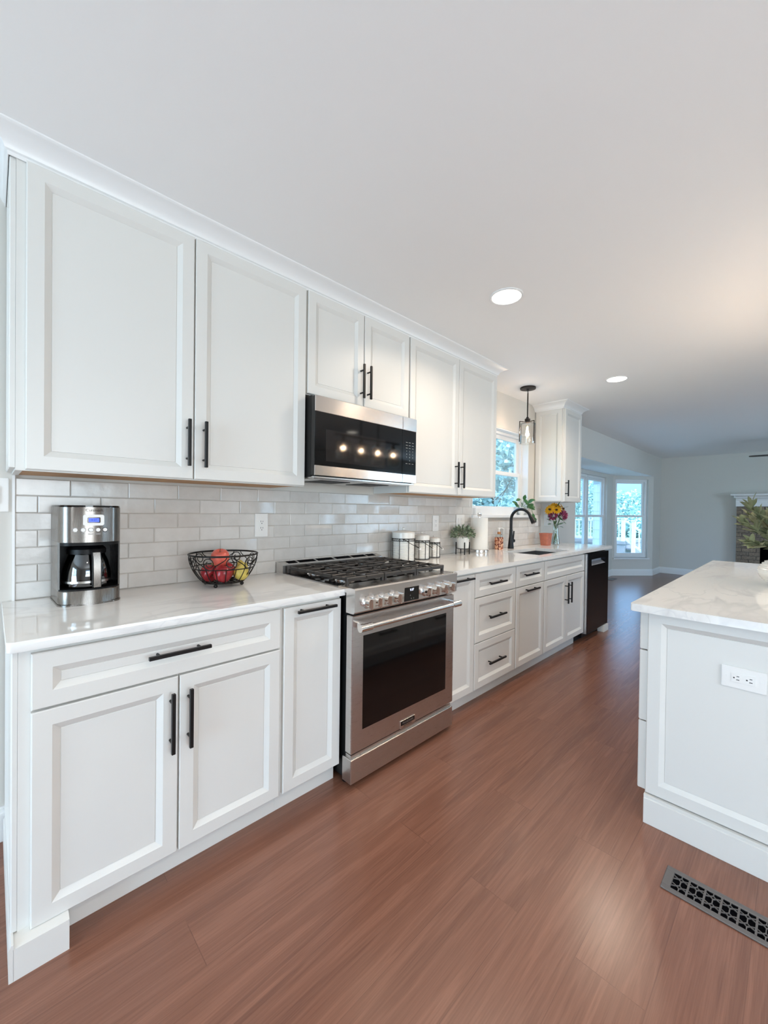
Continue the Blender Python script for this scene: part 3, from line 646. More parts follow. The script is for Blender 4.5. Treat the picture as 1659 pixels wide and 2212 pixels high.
for k in range(1, 13): a = PI - k * (PI * .86) / 12; pts.append((fx, fy - rad - rad * math.cos(a), ZC + .29 + rad * math.sin(a)))
b = MB(); b.tube(pts, .0145, 14); b.build('spout', 'black', t)
e0 = Vector(pts[-1]); ed = (e0 - Vector(pts[-2])).normalized(); b = MB(); b.cyl(e0 - ed * .01, e0 + ed * .075, .0155, .027, 24); b.cyl(e0 + ed * .075, e0 + ed * .082, .027, .024, 24); b.build('spray_head', 'black', t)
b = MB(); b.cyl((fx + .015, fy, ZC + .075), (fx + .055, fy, ZC + .075), .019, seg=20); b.cyl((fx + .044, fy, ZC + .08), (fx + .05, fy - .006, ZC + .175), .0085, .0065, 14); b.build('lever', 'black', t)

# ================================================================ OUTLETS AND SWITCHES
def outlet(label, c, nrm, n=1, kind='outlet', horiz=False, w_=.078, h_=.128):
    """wall plate centred at c, facing nrm"""
    N = Vector(nrm); Z = Vector((0, 0, 1)); U = Z.cross(N)
    if horiz: U, Z = Z, U
    c = Vector(c); t = thing('wall_outlet' if kind == 'outlet' else 'light_switch', label, 'outlet' if kind == 'outlet' else 'light switch', c, 'white wall plates')
    def ob(b, cu, cz, hu, hz, d0, d1, bev=0):
        vs = [b.bm.verts.new(c + U * (cu + i * hu) + Z * (cz + j * hz) + N * d) for i in (-1, 1) for j in (-1, 1) for d in (d0, d1)]
        fs = [b.bm.faces.new([vs[i] for i in q]) for q in ((0, 1, 3, 2), (4, 6, 7, 5), (0, 4, 5, 1), (2, 3, 7, 6), (0, 2, 6, 4), (1, 5, 7, 3))]
        if bev: bmesh.ops.bevel(b.bm, geom=list({e for f in fs for e in f.edges}), offset=bev, segments=2, affect='EDGES')
    W = (w_ if n == 1 else w_ + .046) / 2
    b = MB(); ob(b, 0, 0, W, h_ / 2, .0, .006, .002); b.build('plate', 'wplastic', t)
    for g in range(n):
        gu = (g - (n - 1) / 2) * .046
        if kind == 'outlet':
            b = MB(); ob(b, gu, 0, .0165, .034, .005, .0085, .001); s_ = b.build('receptacle', 'wplastic', t)
            b = MB()
            for sz in (-.018, .018):
                ob(b, gu - .006, sz + .003, .0012, .0045, .008, .0088); ob(b, gu + .006, sz + .003, .0012, .0037, .008, .0088); ob(b, gu, sz - .008, .0022, .0022, .008, .0088)
            b.build('slots', 'dslot', s_)
        else:
            b = MB(); ob(b, gu, 0, .016, .033, .005, .0095, .0015); b.build('rocker', 'wplastic', t)
    if kind == 'outlet':
        for sz in (-.048, .048): b = MB(); ob(b, 0, sz, .003, .003, .0055, .0068); b.build('screw', 'wplastic', t)
    return t
NY = (0, -1, 0)
outlet('white duplex outlet on the tile above the fruit basket', (1.046, -.001, 1.19), NY)
outlet('white duplex outlet on the tile behind the smallest canister', (2.588, -.001, 1.18), NY)
outlet('white double rocker switch on the tile behind the small potted plant', (2.936, -.001, 1.188), NY, 2, 'switch')
outlet('white outlet on the tile just right of the sink window', (4.42, -.001, 1.187), NY)
outlet('white double rocker switch on the wall behind the bouquet', (4.68, .0075, 1.187), NY, 2, 'switch')
outlet('white light switch on the greige wall left of the backsplash', (-.045, .0075, 1.322), NY, 2, 'switch')
outlet('white horizontal outlet on the end of the island', (1.9105 + .006, -1.994, .685), (-1, 0, 0), horiz=True, w_=.078, h_=.125)

# ================================================================ COFFEE MAKER
def build_coffee():
    cx_, cy_, z0 = .237, -.146, ZC; a = math.radians(1.5); H = .372
    t = thing('coffee_maker', 'stainless and black drip coffee maker with a blue clock display', 'coffee maker', (cx_, cy_, z0)); t.rotation_euler = (0, 0, a)
    W, D = .097, .108
    def foot(w_, d0, d1, r=.045, bow=.012):
        """footprint with a bowed front (local -y)"""
        pts = []
        n = 7
        pts += [(-w_, d1)]
        for k in range(n + 1): th_ = PI + k * PI / 2 / n; pts.append((-w_ + r + r * math.cos(th_), d0 + r + r * math.sin(th_)))
        for k in range(1, 6): u = -w_ + r + (2 * w_ - 2 * r) * k / 6; pts.append((u, d0 - bow * (1 - (u / (w_ - r)) ** 2)))
        for k in range(n + 1): th_ = 1.5 * PI + k * PI / 2 / n; pts.append((w_ - r + r * math.cos(th_), d0 + r + r * math.sin(th_)))
        pts += [(w_, d1)]
        return pts
    loc = Vector((cx_, cy_, z0))
    def L(b): bmesh.ops.translate(b.bm, verts=b.bm.verts[:], vec=loc); return b
    b = MB(); b.prism(foot(W + .002, -D - .002, D), 0, .006); b.prism(foot(W, -D, D), .006, .055, bev=.002); L(b).build('base', 'dsteel', t)
    MB
    b = MB(); b.prism(foot(W - .002, -D + .004, D), .055, .060); b.prism([(-W + .004, D), (-W + .004, .062), (W - .004, .062), (W - .004, D)], .058, .24); b.prism(foot(W - .004, -D + .006, D), .222, .234); L(b).build('rear_housing', 'bplastic', t)
    for sg in (-1, 1): b = MB(); b.prism([(sg * W, D), (sg * W, -.066), (sg * (W - .006), -.069), (sg * (W - .006), D)], .055, .236); L(b).build('side_panel', 'dsteel', t)
    b = MB(); b.prism(foot(W, -D, D), .234, H - .006, bev=.001); hd = L(b).build('head', 'dsteel', t)
    b = MB(); b.prism(foot(W - .001, -D + .001, D), H - .007, H, bev=.003); L(b).build('lid', 'gblack', t)
    yf = -D - .0125
    b = MB(); b.prism(rr(-.030, .034, .297, .338, .006), yf - .002, yf + .008, 'y', bev=.001); bz = L(b).build('display_bezel', 'wplastic', hd, 'silver display surround')
    b = MB(); b.prism(rr(-.018, .022, .307, .328, .003), yf - .0028, yf, 'y'); L(b).build('display_rim', 'gblack', bz)
    b = MB(); b.box(-.014, .018, yf - .0034, yf, .3105, .3245); sc = L(b).build('display', 'dispblue', hd, 'lit blue display')
    b = MB(); b.text('9:37', .0105, (.002, yf - .0036, .3175), (1, 0, 0), (0, 0, 1), .0002); L(b).build('digits', 'lcdtxt', sc)
    for k in range(5):
        x = -.052 + k * .0225; yb = -D - .012 * (1 - (x / .053) ** 2) - .001
        b = MB(); b.cyl((x, yb + .006, .281), (x, yb - .0008, .281), .0088, seg=24); bt = L(b).build('button', 'gblack', hd)
        b = MB(); b.cyl((x, yb + .004, .281), (x, yb - .003, .281), .0072, .0066, 24); L(b).build('button_cap', 'wplastic', bt)
    b = MB(); b.text('Cuisinart', .015, (.004, yf - .0002, .3545), (1, 0, 0), (0, 0, 1), .0005); L(b).build('lettering', 'etch', hd)
    b = MB()
    for k, w2 in enumerate((.006, .005, .0085, .0075, .003)):
        x = -.052 + k * .0225; yb = -D - .012 * (1 - (x / .053) ** 2) - .0006; b.box(x - w2, x + w2, yb, yb + .003, .2665, .2685)
        if k in (2, 3): b.box(x - w2, x + w2, yb, yb + .003, .2630, .2648)
    L(b).build('button_print', 'ink', hd)
    # carafe resting on the hot plate
    cl = Vector((cx_, cy_, z0)) + Matrix.Rotation(a, 3, 'Z') @ Vector((-.004, -.026, .0605))
    c = thing('glass_carafe', 'glass coffee carafe standing inside the coffee maker', 'carafe', cl); c.rotation_euler = (0, 0, a)
    def C(b): bmesh.ops.scale(b.bm, verts=b.bm.verts[:], vec=(1.15, 1.15, 1.06)); bmesh.ops.translate(b.bm, verts=b.bm.verts[:], vec=cl); return b
    prof = [(0, .001), (.060, .001), (.066, .006), (.068, .03), (.066, .06), (.060, .09), (.052, .112), (.048, .124), (.046, .124), (.050, .112), (.058, .09), (.064, .06), (.066, .03), (.064, .008), (0, .004)]
    b = MB(); b.lathe(prof, (0, 0, 0), 40); C(b).build('glass_body', 'carafe', c)
    b = MB(); b.lathe([(.0475, .118), (.054, .120), (.054, .136), (.046, .146), (0, .150), (0, .140), (.044, .138), (.0475, .118)], (0, 0, 0), 40); C(b).build('lid', 'bplastic', c)
    b = MB(); b.lathe([(.0675, .018), (.0695, .018), (.0695, .026), (.0675, .026), (.0675, .018)], (0, 0, 0), 40); C(b).build('metal_band', 'steelm', c)
    hp = [(.010, -.050, .140), (.011, -.068, .139), (.012, -.079, .128), (.013, -.084, .10), (.013, -.086, .06), (.013, -.087, .02), (.013, -.086, .006)]
    b = MB()
    rows = []
    for (x, y, z) in hp: rows.append([b.bm.verts.new(v) for v in ((x - .012, y - .006, z), (x + .012, y - .006, z), (x + .012, y + .006, z), (x - .012, y + .006, z))])
    for A, B in zip(rows, rows[1:]):
        for i in range(4): b.bm.faces.new((A[i], A[(i + 1) % 4], B[(i + 1) % 4], B[i]))
    b.bm.faces.new(rows[0]); b.bm.faces.new(rows[-1]); hd2 = C(b).build('handle', 'bplastic', c)
    b = MB(); rows = []
    for (x, y, z) in hp[2:]: rows.append([b.bm.verts.new(v) for v in ((x - .0095, y - .010, z), (x + .0095, y - .010, z), (x + .0095, y - .005, z), (x - .0095, y - .005, z))])
    for A, B in zip(rows, rows[1:]):
        for i in range(4): b.bm.faces.new((A[i], A[(i + 1) % 4], B[(i + 1) % 4], B[i]))
    b.bm.faces.new(rows[0]); b.bm.faces.new(rows[-1]); C(b).build('handle_plate', 'dsteel', hd2)
build_coffee()

# ================================================================ FRUIT BASKET
def build_basket():
    cx_, cy_, z0 = .766, -.178, ZC; rim, zr = .1535, .150
    t = thing('fruit_basket', 'round black wire fruit basket with scrollwork sides', 'fruit basket', (cx_, cy_, z0))
    def pr_(z):  # radius at height above the counter
        u = max(0, min(1, (z - .020) / (zr - .020))); return .092 + (rim - .092) * math.sin(u * PI / 2) ** .8
    zm = .088
    MB().tube(circle((cx_, cy_, z0 + zr), rim, 64), .0042, 10, True).build('rim', 'wire', t)
    MB().tube(circle((cx_, cy_, z0 + zm), pr_(zm), 64), .0024, 8, True).build('hoop', 'wire', t)
    b = MB(); b.tube(circle((cx_, cy_, z0 + .020), .092, 48), .0036, 8, True)
    b.build('base_ring', 'wire', t)
    b = MB()
    for k in range(20):
        a = 2 * PI * k / 20; b.tube([(cx_ + pr_(z) * math.cos(a), cy_ + pr_(z) * math.sin(a), z0 + z) for z in [.020 + (zm - .020) * i / 6 for i in range(7)]], .0021, 6)
    for k in range(-3, 4):
        h = math.sqrt(.092 ** 2 - (k * .026) ** 2); b.tube([(cx_ + k * .026, cy_ - h, z0 + .020), (cx_ + k * .026, cy_ + h, z0 + .020)], .002, 6)
        b.tube([(cx_ - h, cy_ + k * .026, z0 + .022), (cx_ + h, cy_ + k * .026, z0 + .022)], .002, 6)
    b.build('ribs', 'wire', t)
    b = MB()
    for k in range(10):
        a0 = 2 * PI * k / 10 + .13
        # C-scroll rolled on the basket wall
        p = []
        for i in range(26):
            u = i / 25; th_ = -.5 * PI + u * 3.6 * PI * .78; r_ = .030 * (1 - .62 * u); du = r_ * math.cos(th_) * (1 if k % 2 else -1); dz = r_ * math.sin(th_)
            z = min(zr - .003, max(zm, .118 + dz)); p.append((cx_ + pr_(z) * math.cos(a0 + du / rim), cy_ + pr_(z) * math.sin(a0 + du / rim), z0 + z))
        b.tube(p, .0021, 6)
        p = []
        for i in range(12):
            u = i / 11; z = zr - .004 - (zr - zm - .006) * u; aa = a0 + .30 + .20 * math.sin(u * PI - PI / 2) * (1 if k % 2 else -1); p.append((cx_ + pr_(z) * math.cos(aa), cy_ + pr_(z) * math.sin(aa), z0 + z))
        b.tube(p, .0021, 6)
    b.build('scrollwork', 'wire', t)
    for k in range(4):
        a = 2 * PI * k / 4 + 3.93; b = MB(); b.sphere((cx_ + .088 * math.cos(a), cy_ + .088 * math.sin(a), z0 + .009), .0088); b.cyl((cx_ + .088 * math.cos(a), cy_ + .088 * math.sin(a), z0 + .014), (cx_ + .088 * math.cos(a), cy_ + .088 * math.sin(a), z0 + .021), .004, seg=10); b.build('foot', 'wire', t)
    rr_ = Vector((.71, -.704, 0)); ff = Vector((.704, .71, 0)); c0 = Vector((cx_, cy_, z0))
    def apple(name, label, cat, mat, r, pos, rot, pear=False):
        p = c0 + rr_ * pos[0] + ff * pos[1] + Vector((0, 0, pos[2])); o = thing(name, label, cat, p, 'fruit in the wire basket'); o.rotation_euler = rot
        if pear: prof = [(0, -.92), (.35, -.98), (.72, -.80), (.95, -.35), (.98, .0), (.80, .42), (.52, .85), (.40, 1.15), (.24, 1.36), (0, 1.42)]
        else: prof = [(0, -.72), (.18, -.82), (.40, -.90), (.68, -.78), (.90, -.42), (1.0, .08), (.93, .50), (.72, .80), (.42, .90), (.20, .80), (.08, .66), (0, .58)]
        b = MB(); b.lathe([(x * r, z * r) for x, z in prof], (0, 0, 0), 28); bmesh.ops.translate(b.bm, verts=b.bm.verts[:], vec=p); b.build('flesh', mat, o, ang=80)
        zt = prof[-1][1] * r; b = MB(); b.tube([(0, 0, zt - .002), (.001, 0, zt + .010), (.004, .001, zt + .022)], .0014, 6); bmesh.ops.translate(b.bm, verts=b.bm.verts[:], vec=p); b.build('stem', 'stem', o)
        return o
    apple('apple', 'red apple at the front left of the basket, calyx end showing', 'apple', 'red', .041, (-.056, -.030, .061), (2.0, .5, .3))
    apple('apple', 'red apple at the front middle of the basket', 'apple', 'red', .042, (.022, -.062, .062), (.4, .2, 1))
    apple('apple', 'dark red apple at the middle of the basket under the blush apple', 'apple', 'red', .038, (.004, .036, .064), (.7, -.5, 2))
    apple('apple', 'orange blush apple on top of the pile in the basket', 'apple', 'blush', .042, (-.008, -.022, .132), (.3, -.2, 0))
    apple('pear', 'yellow pear standing at the right side of the basket', 'pear', 'yellow', .036, (.088, -.008, .062), (.35, .2, .4), True)
    apple('pear', 'yellow pear leaning at the back right of the basket', 'pear', 'yellow', .034, (.062, .062, .066), (-.4, .2, .4), True)
    apple('apple', 'yellow apple at the back left of the basket', 'apple', 'yellow', .036, (-.056, .060, .068), (.3, .2, .4))
build_basket()

# ================================================================ CANISTERS
def canister(label, x, y, r, h, n):
    t = thing('canister', label, 'canister', (x, y, ZC), 'three white canisters in wire carriers')
    zs = h * .64; prof = [(0, .004), (r * .9, .004)]
    for i in range(n):
        z = .010 + (zs - .012) * i / n; dz = (zs - .012) / n; prof += [(r * .93, z), (r * .965, z + dz * .3), (r * .965, z + dz * .7), (r * .93, z + dz * .98)]
    prof += [(r * .96, zs), (r * .965, h * .86), (r * .95, h * .87), (0, h * .87)]
    MB().lathe(prof, (x, y, ZC), 40).build('jar', 'ceramic', t, ang=25)
    l = MB().lathe([(0, h * .87), (r * .98, h * .87), (r * .98, h * .885), (r * .85, h * .905), (r * .5, h * .935), (r * .14, h * .945), (0, h * .946)], (x, y, ZC), 40).build('lid', 'ceramic', t)
    MB().sphere((x, y, ZC + h * .955 + r * .10), r * .14).build('knob', 'ceramic', l)
    b = MB(); w_ = .0022
    for z in (.004, zs - .0, zs + h * .065): b.tube(circle((x, y, ZC + z + .0), r, 40), w_, 6, True)
    m_ = 28
    b.tube([(x + r * math.cos(2 * PI * i / (2 * m_)), y + r * math.sin(2 * PI * i / (2 * m_)), ZC + zs + (.004 if i % 2 else h * .06)) for i in range(2 * m_)], .0011, 5, True)
    for k in range(8): a = 2 * PI * k / 8 - .785 - .35; b.tube([(x + r * math.cos(a), y + r * math.sin(a), ZC + .004), (x + r * math.cos(a), y + r * math.sin(a), ZC + zs + h * .065)], w_, 6)
    b.build('wire_carrier', 'wire', t)
    ax = Vector((.704, .71, 0)); sd = Vector((.71, -.704, 0)); zp = ZC + zs + h * .05; cc = Vector((x, y, zp)); b = MB()
    for s_ in (-1, 1): b.sphere(tuple(cc + ax * s_ * (r + .003)), .005)
    tip = sd * (r * 1.42) + Vector((0, 0, -h * .30)); p = []
    for i in range(17): a = PI * i / 16; p.append(cc - ax * (r + .003) * math.cos(a) + tip * (math.sin(a) ** .75))
    b.tube(p, .0019, 6); h_ = b.build('bail', 'wire', t)
    MB().cyl(tuple(cc + tip - ax * r * .3), tuple(cc + tip + ax * r * .3), .0085 if r > .05 else .007, seg=16).build('grip', 'wplastic', h_, 'white bail grip')
canister('largest white canister in a wire carrier, right of the range', 2.095, -.108, .085, .238, 16)
canister('middle-sized white canister in a wire carrier', 2.300, -.103, .063, .205, 14)
canister('smallest white canister in a wire carrier', 2.465, -.090, .049, .172, 11)

# ================================================================ PLANTS AND SINK ITEMS
def ball_plant():
    x, y = 2.845, -.098
    t = thing('potted_plant', 'small sage-green plant in a white pot on black legs', 'potted plant', (x, y, ZC))
    MB().lathe([(0, .052), (.047, .052), (.051, .058), (.055, .146), (.051, .146), (.047, .13), (0, .13)], (x, y, ZC), 36).build('pot', 'ceramic', t)
    b = MB(); b.tube(circle((x, y, ZC + .050), .050, 36), .0025, 6, True); s_ = b.build('stand', 'black', t)
    for k in range(4):
        a = -2.25 + k * PI / 2; b = MB(); b.box(-.0035, .0035, -.0035, .0035, 0, .105, .0005); bmesh.ops.translate(b.bm, verts=b.bm.verts[:], vec=(x + .0585 * math.cos(a), y + .0585 * math.sin(a), ZC)); b.build('stand_leg', 'black', s_)
    MB().lathe([(0, .128), (.047, .128)], (x, y, ZC), 24).build('soil', 'discb', t)
    b = MB(); q = random.Random(3)
    for k in range(420):
        th_, ph = q.uniform(0, 2 * PI), math.acos(q.uniform(-.25, 1)); d = Vector((math.sin(ph) * math.cos(th_), math.sin(ph) * math.sin(th_), math.cos(ph)))
        p = Vector((x, y, ZC + .165)) + Vector((d.x * .105, d.y * .085, d.z * .075)) * q.uniform(.55, 1); b.leaf(p, d + Vector((q.uniform(-.7, .7), q.uniform(-.7, .7), q.uniform(-.4, .6))), (q.uniform(-1, 1), q.uniform(-1, 1), .6), q.uniform(.022, .036), .014)
    b.build('foliage', 'sage', t, recalc=False)
ball_plant()
# paper towel holder and roll
x, y = 3.085, -.105
t = thing('paper_towel_holder', 'brushed steel paper towel stand beside the soap bottle', 'paper towel holder', (x, y, ZC))
MB().lathe([(0, 0), (.084, 0), (.085, .004), (.083, .026), (.078, .030), (0, .030)], (x, y, ZC), 44).build('base', 'steelm', t)
MB().cyl((x, y, ZC + .03), (x, y, ZC + .325), .008, seg=16).build('post', 'steelm', t)
MB().lathe([(0, .322), (.012, .322), (.017, .330), (.017, .352), (.014, .356), (0, .356)], (x, y, ZC), 24).build('finial', 'chrome', t)
sx_, sy_ = x + .088 * .80, y - .088 * .60; MB().tube([(sx_, sy_, ZC + .004), (sx_, sy_, ZC + .10)], .0045, 10).build('tension_arm', 'chrome', t)
tag(MB().lathe([(.019, 0), (.074, 0), (.075, .002), (.075, .278), (.074, .280), (.019, .280), (.019, 0)], (x, y, ZC + .031), 48).build('paper_towel_roll', 'paper'), 'full white paper towel roll standing on its steel holder', 'paper towels')
# soap bottle
x, y = 3.50, -.062
t = thing('soap_dispenser', 'clear soap bottle with brown speckled label and white pump', 'soap dispenser', (x, y, ZC))
b = MB(); b.prism(rr(x - .042, x + .042, y - .03, y + .03, .016), ZC, ZC + .120, bev=.006); b.build('bottle', 'soap', t, 'brown and cream patterned bottle')
b = MB(); b.lathe([(.030, .118), (.036, .122), (.034, .136), (.022, .148), (.018, .150), (0, .150)], (x, y, ZC), 28); b.build('shoulder', 'vaseglass', t, 'clear glass shoulder')
MB().cyl((x, y, ZC + .150), (x, y, ZC + .172), .0165, seg=20).build('collar', 'brass', t)
b = MB(); b.cyl((x, y, ZC + .172), (x, y, ZC + .200), .006, seg=12); b.cyl((x, y, ZC + .198), (x, y, ZC + .212), .013, .012, 16); b.tube([(x, y, ZC + .206), (x + .022, y - .018, ZC + .208), (x + .034, y - .028, ZC + .202)], .0045, 8); b.build('pump', 'wplastic', t)
# terracotta candle pot
x, y = 4.375, -.135
t = thing('candle_pot', 'square terracotta pot on the counter end near the bouquet', 'candle pot', (x, y, ZC))
b = MB(); A = rr(-.052, .052, -.040, .040, .016); B = rr(-.066, .066, -.050, .050, .018); n = len(A); lo = [b.bm.verts.new((x + u, y + v, ZC)) for u, v in A]; hi = [b.bm.verts.new((x + u, y + v, ZC + .128)) for u, v in B]
inn = [b.bm.verts.new((x + u * .93, y + v * .9, ZC + .128)) for u, v in B]; bot = [b.bm.verts.new((x + u * .93, y + v * .9, ZC + .105)) for u, v in B]
for P, Q in ((lo, hi), (hi, inn), (inn, bot)):
    for i in range(n): b.bm.faces.new((P[i], P[(i + 1) % n], Q[(i + 1) % n], Q[i]))
b.bm.faces.new(lo); b.bm.faces.new(bot); b.build('pot', 'terra', t)
b = MB(); b.prism(rr(x - .069, x + .069, y - .053, y + .053, .019), ZC + .124, ZC + .136, bev=.002); b.build('lid', 'terra', t, 'paler flat lid')
# bouquet
x, y = 4.585, -.155
t = thing('flower_vase', 'slender clear glass vase holding the yellow and plum bouquet', 'vase', (x, y, ZC))
MB().lathe([(0, .0), (.040, .0), (.044, .006), (.042, .05), (.030, .12), (.027, .19), (.032, .235), (.034, .24), (.030, .235), (.025, .19), (.028, .12), (.040, .05), (.040, .012), (0, .008)], (x, y, ZC), 32).build('glass', 'vaseglass', t)
MB().lathe([(0, .012), (.038, .012), (.037, .05), (.031, .09), (0, .09)], (x, y, ZC), 24).build('water', 'vaseglass', t)
q = random.Random(11); ri = Vector((.71, -.704, 0)); fo = Vector((.704, .71, 0))
def stemmed(name, label, mat, du, dv, dz, r, mum=False, lean=.0):
    head = Vector((x, y, ZC + dz)) + ri * du + fo * dv; o = thing(name, label, 'flower', (x, y, ZC + .015), 'cut flowers in the glass vase')
    b = MB(); b.tube([Vector((x, y, ZC + .016)) - ri * du * .25, Vector((x, y, ZC + .20)) + ri * du * .12 + fo * dv * .1, head - Vector((0, 0, .01))], .003, 7); b.build('stem', 'gstem', o)
    nrm = (ri * du * 2.2 - fo * .10 + Vector((0, 0, .10))).normalized(); u = nrm.orthogonal().normalized(); v = nrm.cross(u); b = MB()
    if mum:
        for k in range(130):
            a, e_ = q.uniform(0, 2 * PI), math.acos(q.uniform(-.3, 1)); d = nrm * math.cos(e_) + (u * math.cos(a) + v * math.sin(a)) * math.sin(e_); b.leaf(head + d * r * .35, d, nrm + d.orthogonal() * .4, r * .75, .012, -.3)
        b.build('petals', mat, o, recalc=False)
    else:
        for ring, m_ in ((1, 13), (.82, 11)):
            for k in range(m_):
                a = 2 * PI * k / m_ + ring; d = u * math.cos(a) + v * math.sin(a); b.leaf(head + d * r * .15, d + nrm * (.15 + .3 * (1 - ring)), nrm, r * ring, r * .42, .12)
        b.build('petals', mat, o, recalc=False)
        c = MB(); c.sphere(tuple(head + nrm * .006), r * .26, 1, 1, .7); c.build('centre', 'discb', o)
stemmed('yellow_flower', 'yellow daisy-like bloom at the upper left of the bouquet', 'petaly', -.075, -.02, .400, .062)
stemmed('yellow_flower', 'yellow daisy-like bloom at the top middle of the bouquet', 'petaly', .005, .02, .430, .062)
stemmed('yellow_flower', 'amber daisy-like bloom at the right of the bouquet', 'petaly', .078, .0, .410, .060)
stemmed('yellow_flower', 'yellow daisy-like bloom in the middle of the bouquet', 'petaly', -.018, -.06, .395, .055)
stemmed('plum_flower', 'plum chrysanthemum below the yellow blooms, right of centre', 'petalp', .042, -.06, .335, .062, True)
stemmed('plum_flower', 'plum chrysanthemum below the yellow blooms, left of centre', 'petalp', -.048, -.04, .328, .056, True)
o = thing('greenery_sprig', 'dark green leafy sprig among the stems of the bouquet', 'foliage', (x, y, ZC + .015)); b = MB()
for k in range(26):
    a = q.uniform(-1, 1); zz = q.uniform(.20, .42); d = ri * a + fo * q.uniform(-1, .3) + Vector((0, 0, q.uniform(-.4, .7))); b.leaf(Vector((x, y, ZC + zz)) + ri * a * .05, d, (q.uniform(-1, 1), q.uniform(-1, 1), 1), q.uniform(.05, .10), .018)
b.build('leaves', 'leaf', o, recalc=False); MB().tube([Vector((x, y, ZC + .016)), Vector((x, y, ZC + .30)), Vector((x, y, ZC + .30)) + ri * .05 - fo * .02 + Vector((0, 0, .01)), Vector((x, y, ZC + .24)) + ri * .105 - fo * .03], .0022, 6).build('stem', 'gstem', o)
# sill plant and small pale block on the sill
x, y = 4.15, .045
t = thing('sill_plant', 'green trailing plant in a round white pot on the window sill', 'potted plant', (x, y, 1.25))
MB().lathe([(0, .0), (.028, .0), (.048, .018), (.054, .045), (.048, .075), (.036, .088), (.032, .086), (.042, .07), (0, .07)], (x, y, 1.25), 32, .9, .66).build('pot', 'ceramic', t)
b = MB(); s2 = MB()
for k in range(17):
    a = q.uniform(-1, 1); zz = q.uniform(.05, .17); d = ri * a * 1.1 - fo * q.uniform(.1, .7) + Vector((0, 0, q.uniform(-.6, .9))); p = Vector((x, y - .012, 1.25 + .08)) + ri * a * .07 - fo * .02 + Vector((0, 0, max(0, zz - .05 - abs(a) * .05)))
    b.leaf(p, d, -fo + Vector((0, 0, .8)), q.uniform(.055, .085), .040); s2.tube([Vector((x, y, 1.25 + .07)), p], .0016, 5)
for s_ in ((.10, -.05), (.12, -.09)):
    p = Vector((x, y, 1.32)) + ri * s_[0] - fo * .07 + Vector((0, 0, s_[1])); b.leaf(p, Vector((.2, -.2, -1)), -fo, .06, .034); s2.tube([Vector((x, y - .01, 1.325)), Vector((x, y - .03, 1.36)) + ri * .05 - fo * .05, p], .0016, 5)
b.build('leaves', 'leaf', t, recalc=False); s2.build('stems', 'gstem', t)
tag(box('sponge_box', 'wplastic', 3.215, 3.30, .020, .070, 1.2505, 1.318, bev=.004), 'small pale block on the sill beside the paper towel roll', 'box')

# ================================================================ ISLAND
t = thing('island_cabinet', 'white kitchen island cabinet with a framed end panel', 'island', (2.95, -2.15, 0))
IX0, IX1, IY0, IY1 = 1.918, 4.04, -2.70, -1.675
b = MB(); b.box(IX0 + .02, IX1, IY0, IY1 - .020, .10, .883); b.build('body', 'cab', t)
MB().panel(-(-1.692), 2.70, .1225, .8825, lambda a, z, dd: (1.908 + dd, -a, z), t=.030, fr=.047, bw=.017).build('end_panel', 'cab', t)
b = MB()
b.box(1.897, 1.925, IY0, -1.690, 0, .104, .001); b.prism([(-1.690, .104), (IY0, .104), (IY0, .118), (-1.690, .118)], 1.900, 1.92, 'x')
b.build('base_board', 'cab', t)
box('toe_kick', 'cab', 1.925, IX1, -2.68, -1.75, 0, .10, t)
fi = lambda a, z, dd: (a, IY1 + .015 - dd, z)
for x0, x1 in ((1.924, 2.62), (2.626, 3.33), (3.336, 4.036)):
    for z0, z1 in ((.714, .872), (.4145, .708), (.125, .409)):
        d = MB().panel(x0, x1, z0, z1, fi, t=.034).build('drawer_front', 'cab', t); pull(d, ((x0 + x1) / 2, IY1 + .015, (z0 + z1) / 2 + .02), .20, False, (0, 1, 0))
b = MB(); b.prism(rr(1.841, 4.10, -2.98, -1.643, .008), .8835, ZC, bev=.002); tag(b.build('island_countertop', 'quartz'), 'white veined quartz countertop on the island', 'countertop')
# vase with leafy branches on the island
x, y = 2.875, -2.085
t = thing('ribbed_vase', 'round white vase on the island holding leafy branches', 'vase', (x, y, ZC))
prof = [(0, 0), (.052, 0), (.070, .012)]
for i in range(13):
    u = i / 12; r_ = .070 + (.113 - .070) * math.sin(u * PI) ** .8; prof += [(r_ - .0016, .014 + u * .118), (r_, .014 + (u + .05) * .118)]
prof += [(.055, .150), (.046, .162), (.050, .172), (.044, .172), (.040, .160), (0, .120)]
MB().lathe(prof, (x, y, ZC), 48).build('body', 'ceramic', t, ang=50)
q = random.Random(5)
for k in range(9):
    a = (2.45, 2.1, 1.6, 2.9, .9, 3.9, 5.0, 5.8, .2)[k]; le = (.20, .23, .28, .24, .26, .26, .26, .26, .32)[k]; el = (.25, .70, 1.05, .95, .8, .7, .8, .7, 1.25)[k]
    o = thing('olive_branch', 'grey-green leafy branch standing in the white island vase', 'branch', (x, y, ZC + .13), 'leafy branches in the white island vase')
    d = Vector((math.cos(a) * math.cos(el), math.sin(a) * math.cos(el), math.sin(el))); p0_ = Vector((x, y, ZC + .14)); pts = [p0_ + Vector((0, 0, .05)) * min(1, i * .5) + d * le * i / 7 - Vector((0, 0, .10)) * (i / 7) ** 2 * .3 for i in range(8)]
    MB().tube(pts, [.0032 - .0003 * i for i in range(8)], 6).build('twig', 'stem', o); b = MB()
    for i in range(1, 8):
        for s_ in range(5):
            dd = d + Vector((q.uniform(-.9, .9), q.uniform(-.9, .9), q.uniform(-.3, .9))); b.leaf(pts[i], dd, (q.uniform(-1, 1), q.uniform(-1, 1), 1.2), q.uniform(.06, .10), .026)
    b.build('leaves', 'olive', o, recalc=False)

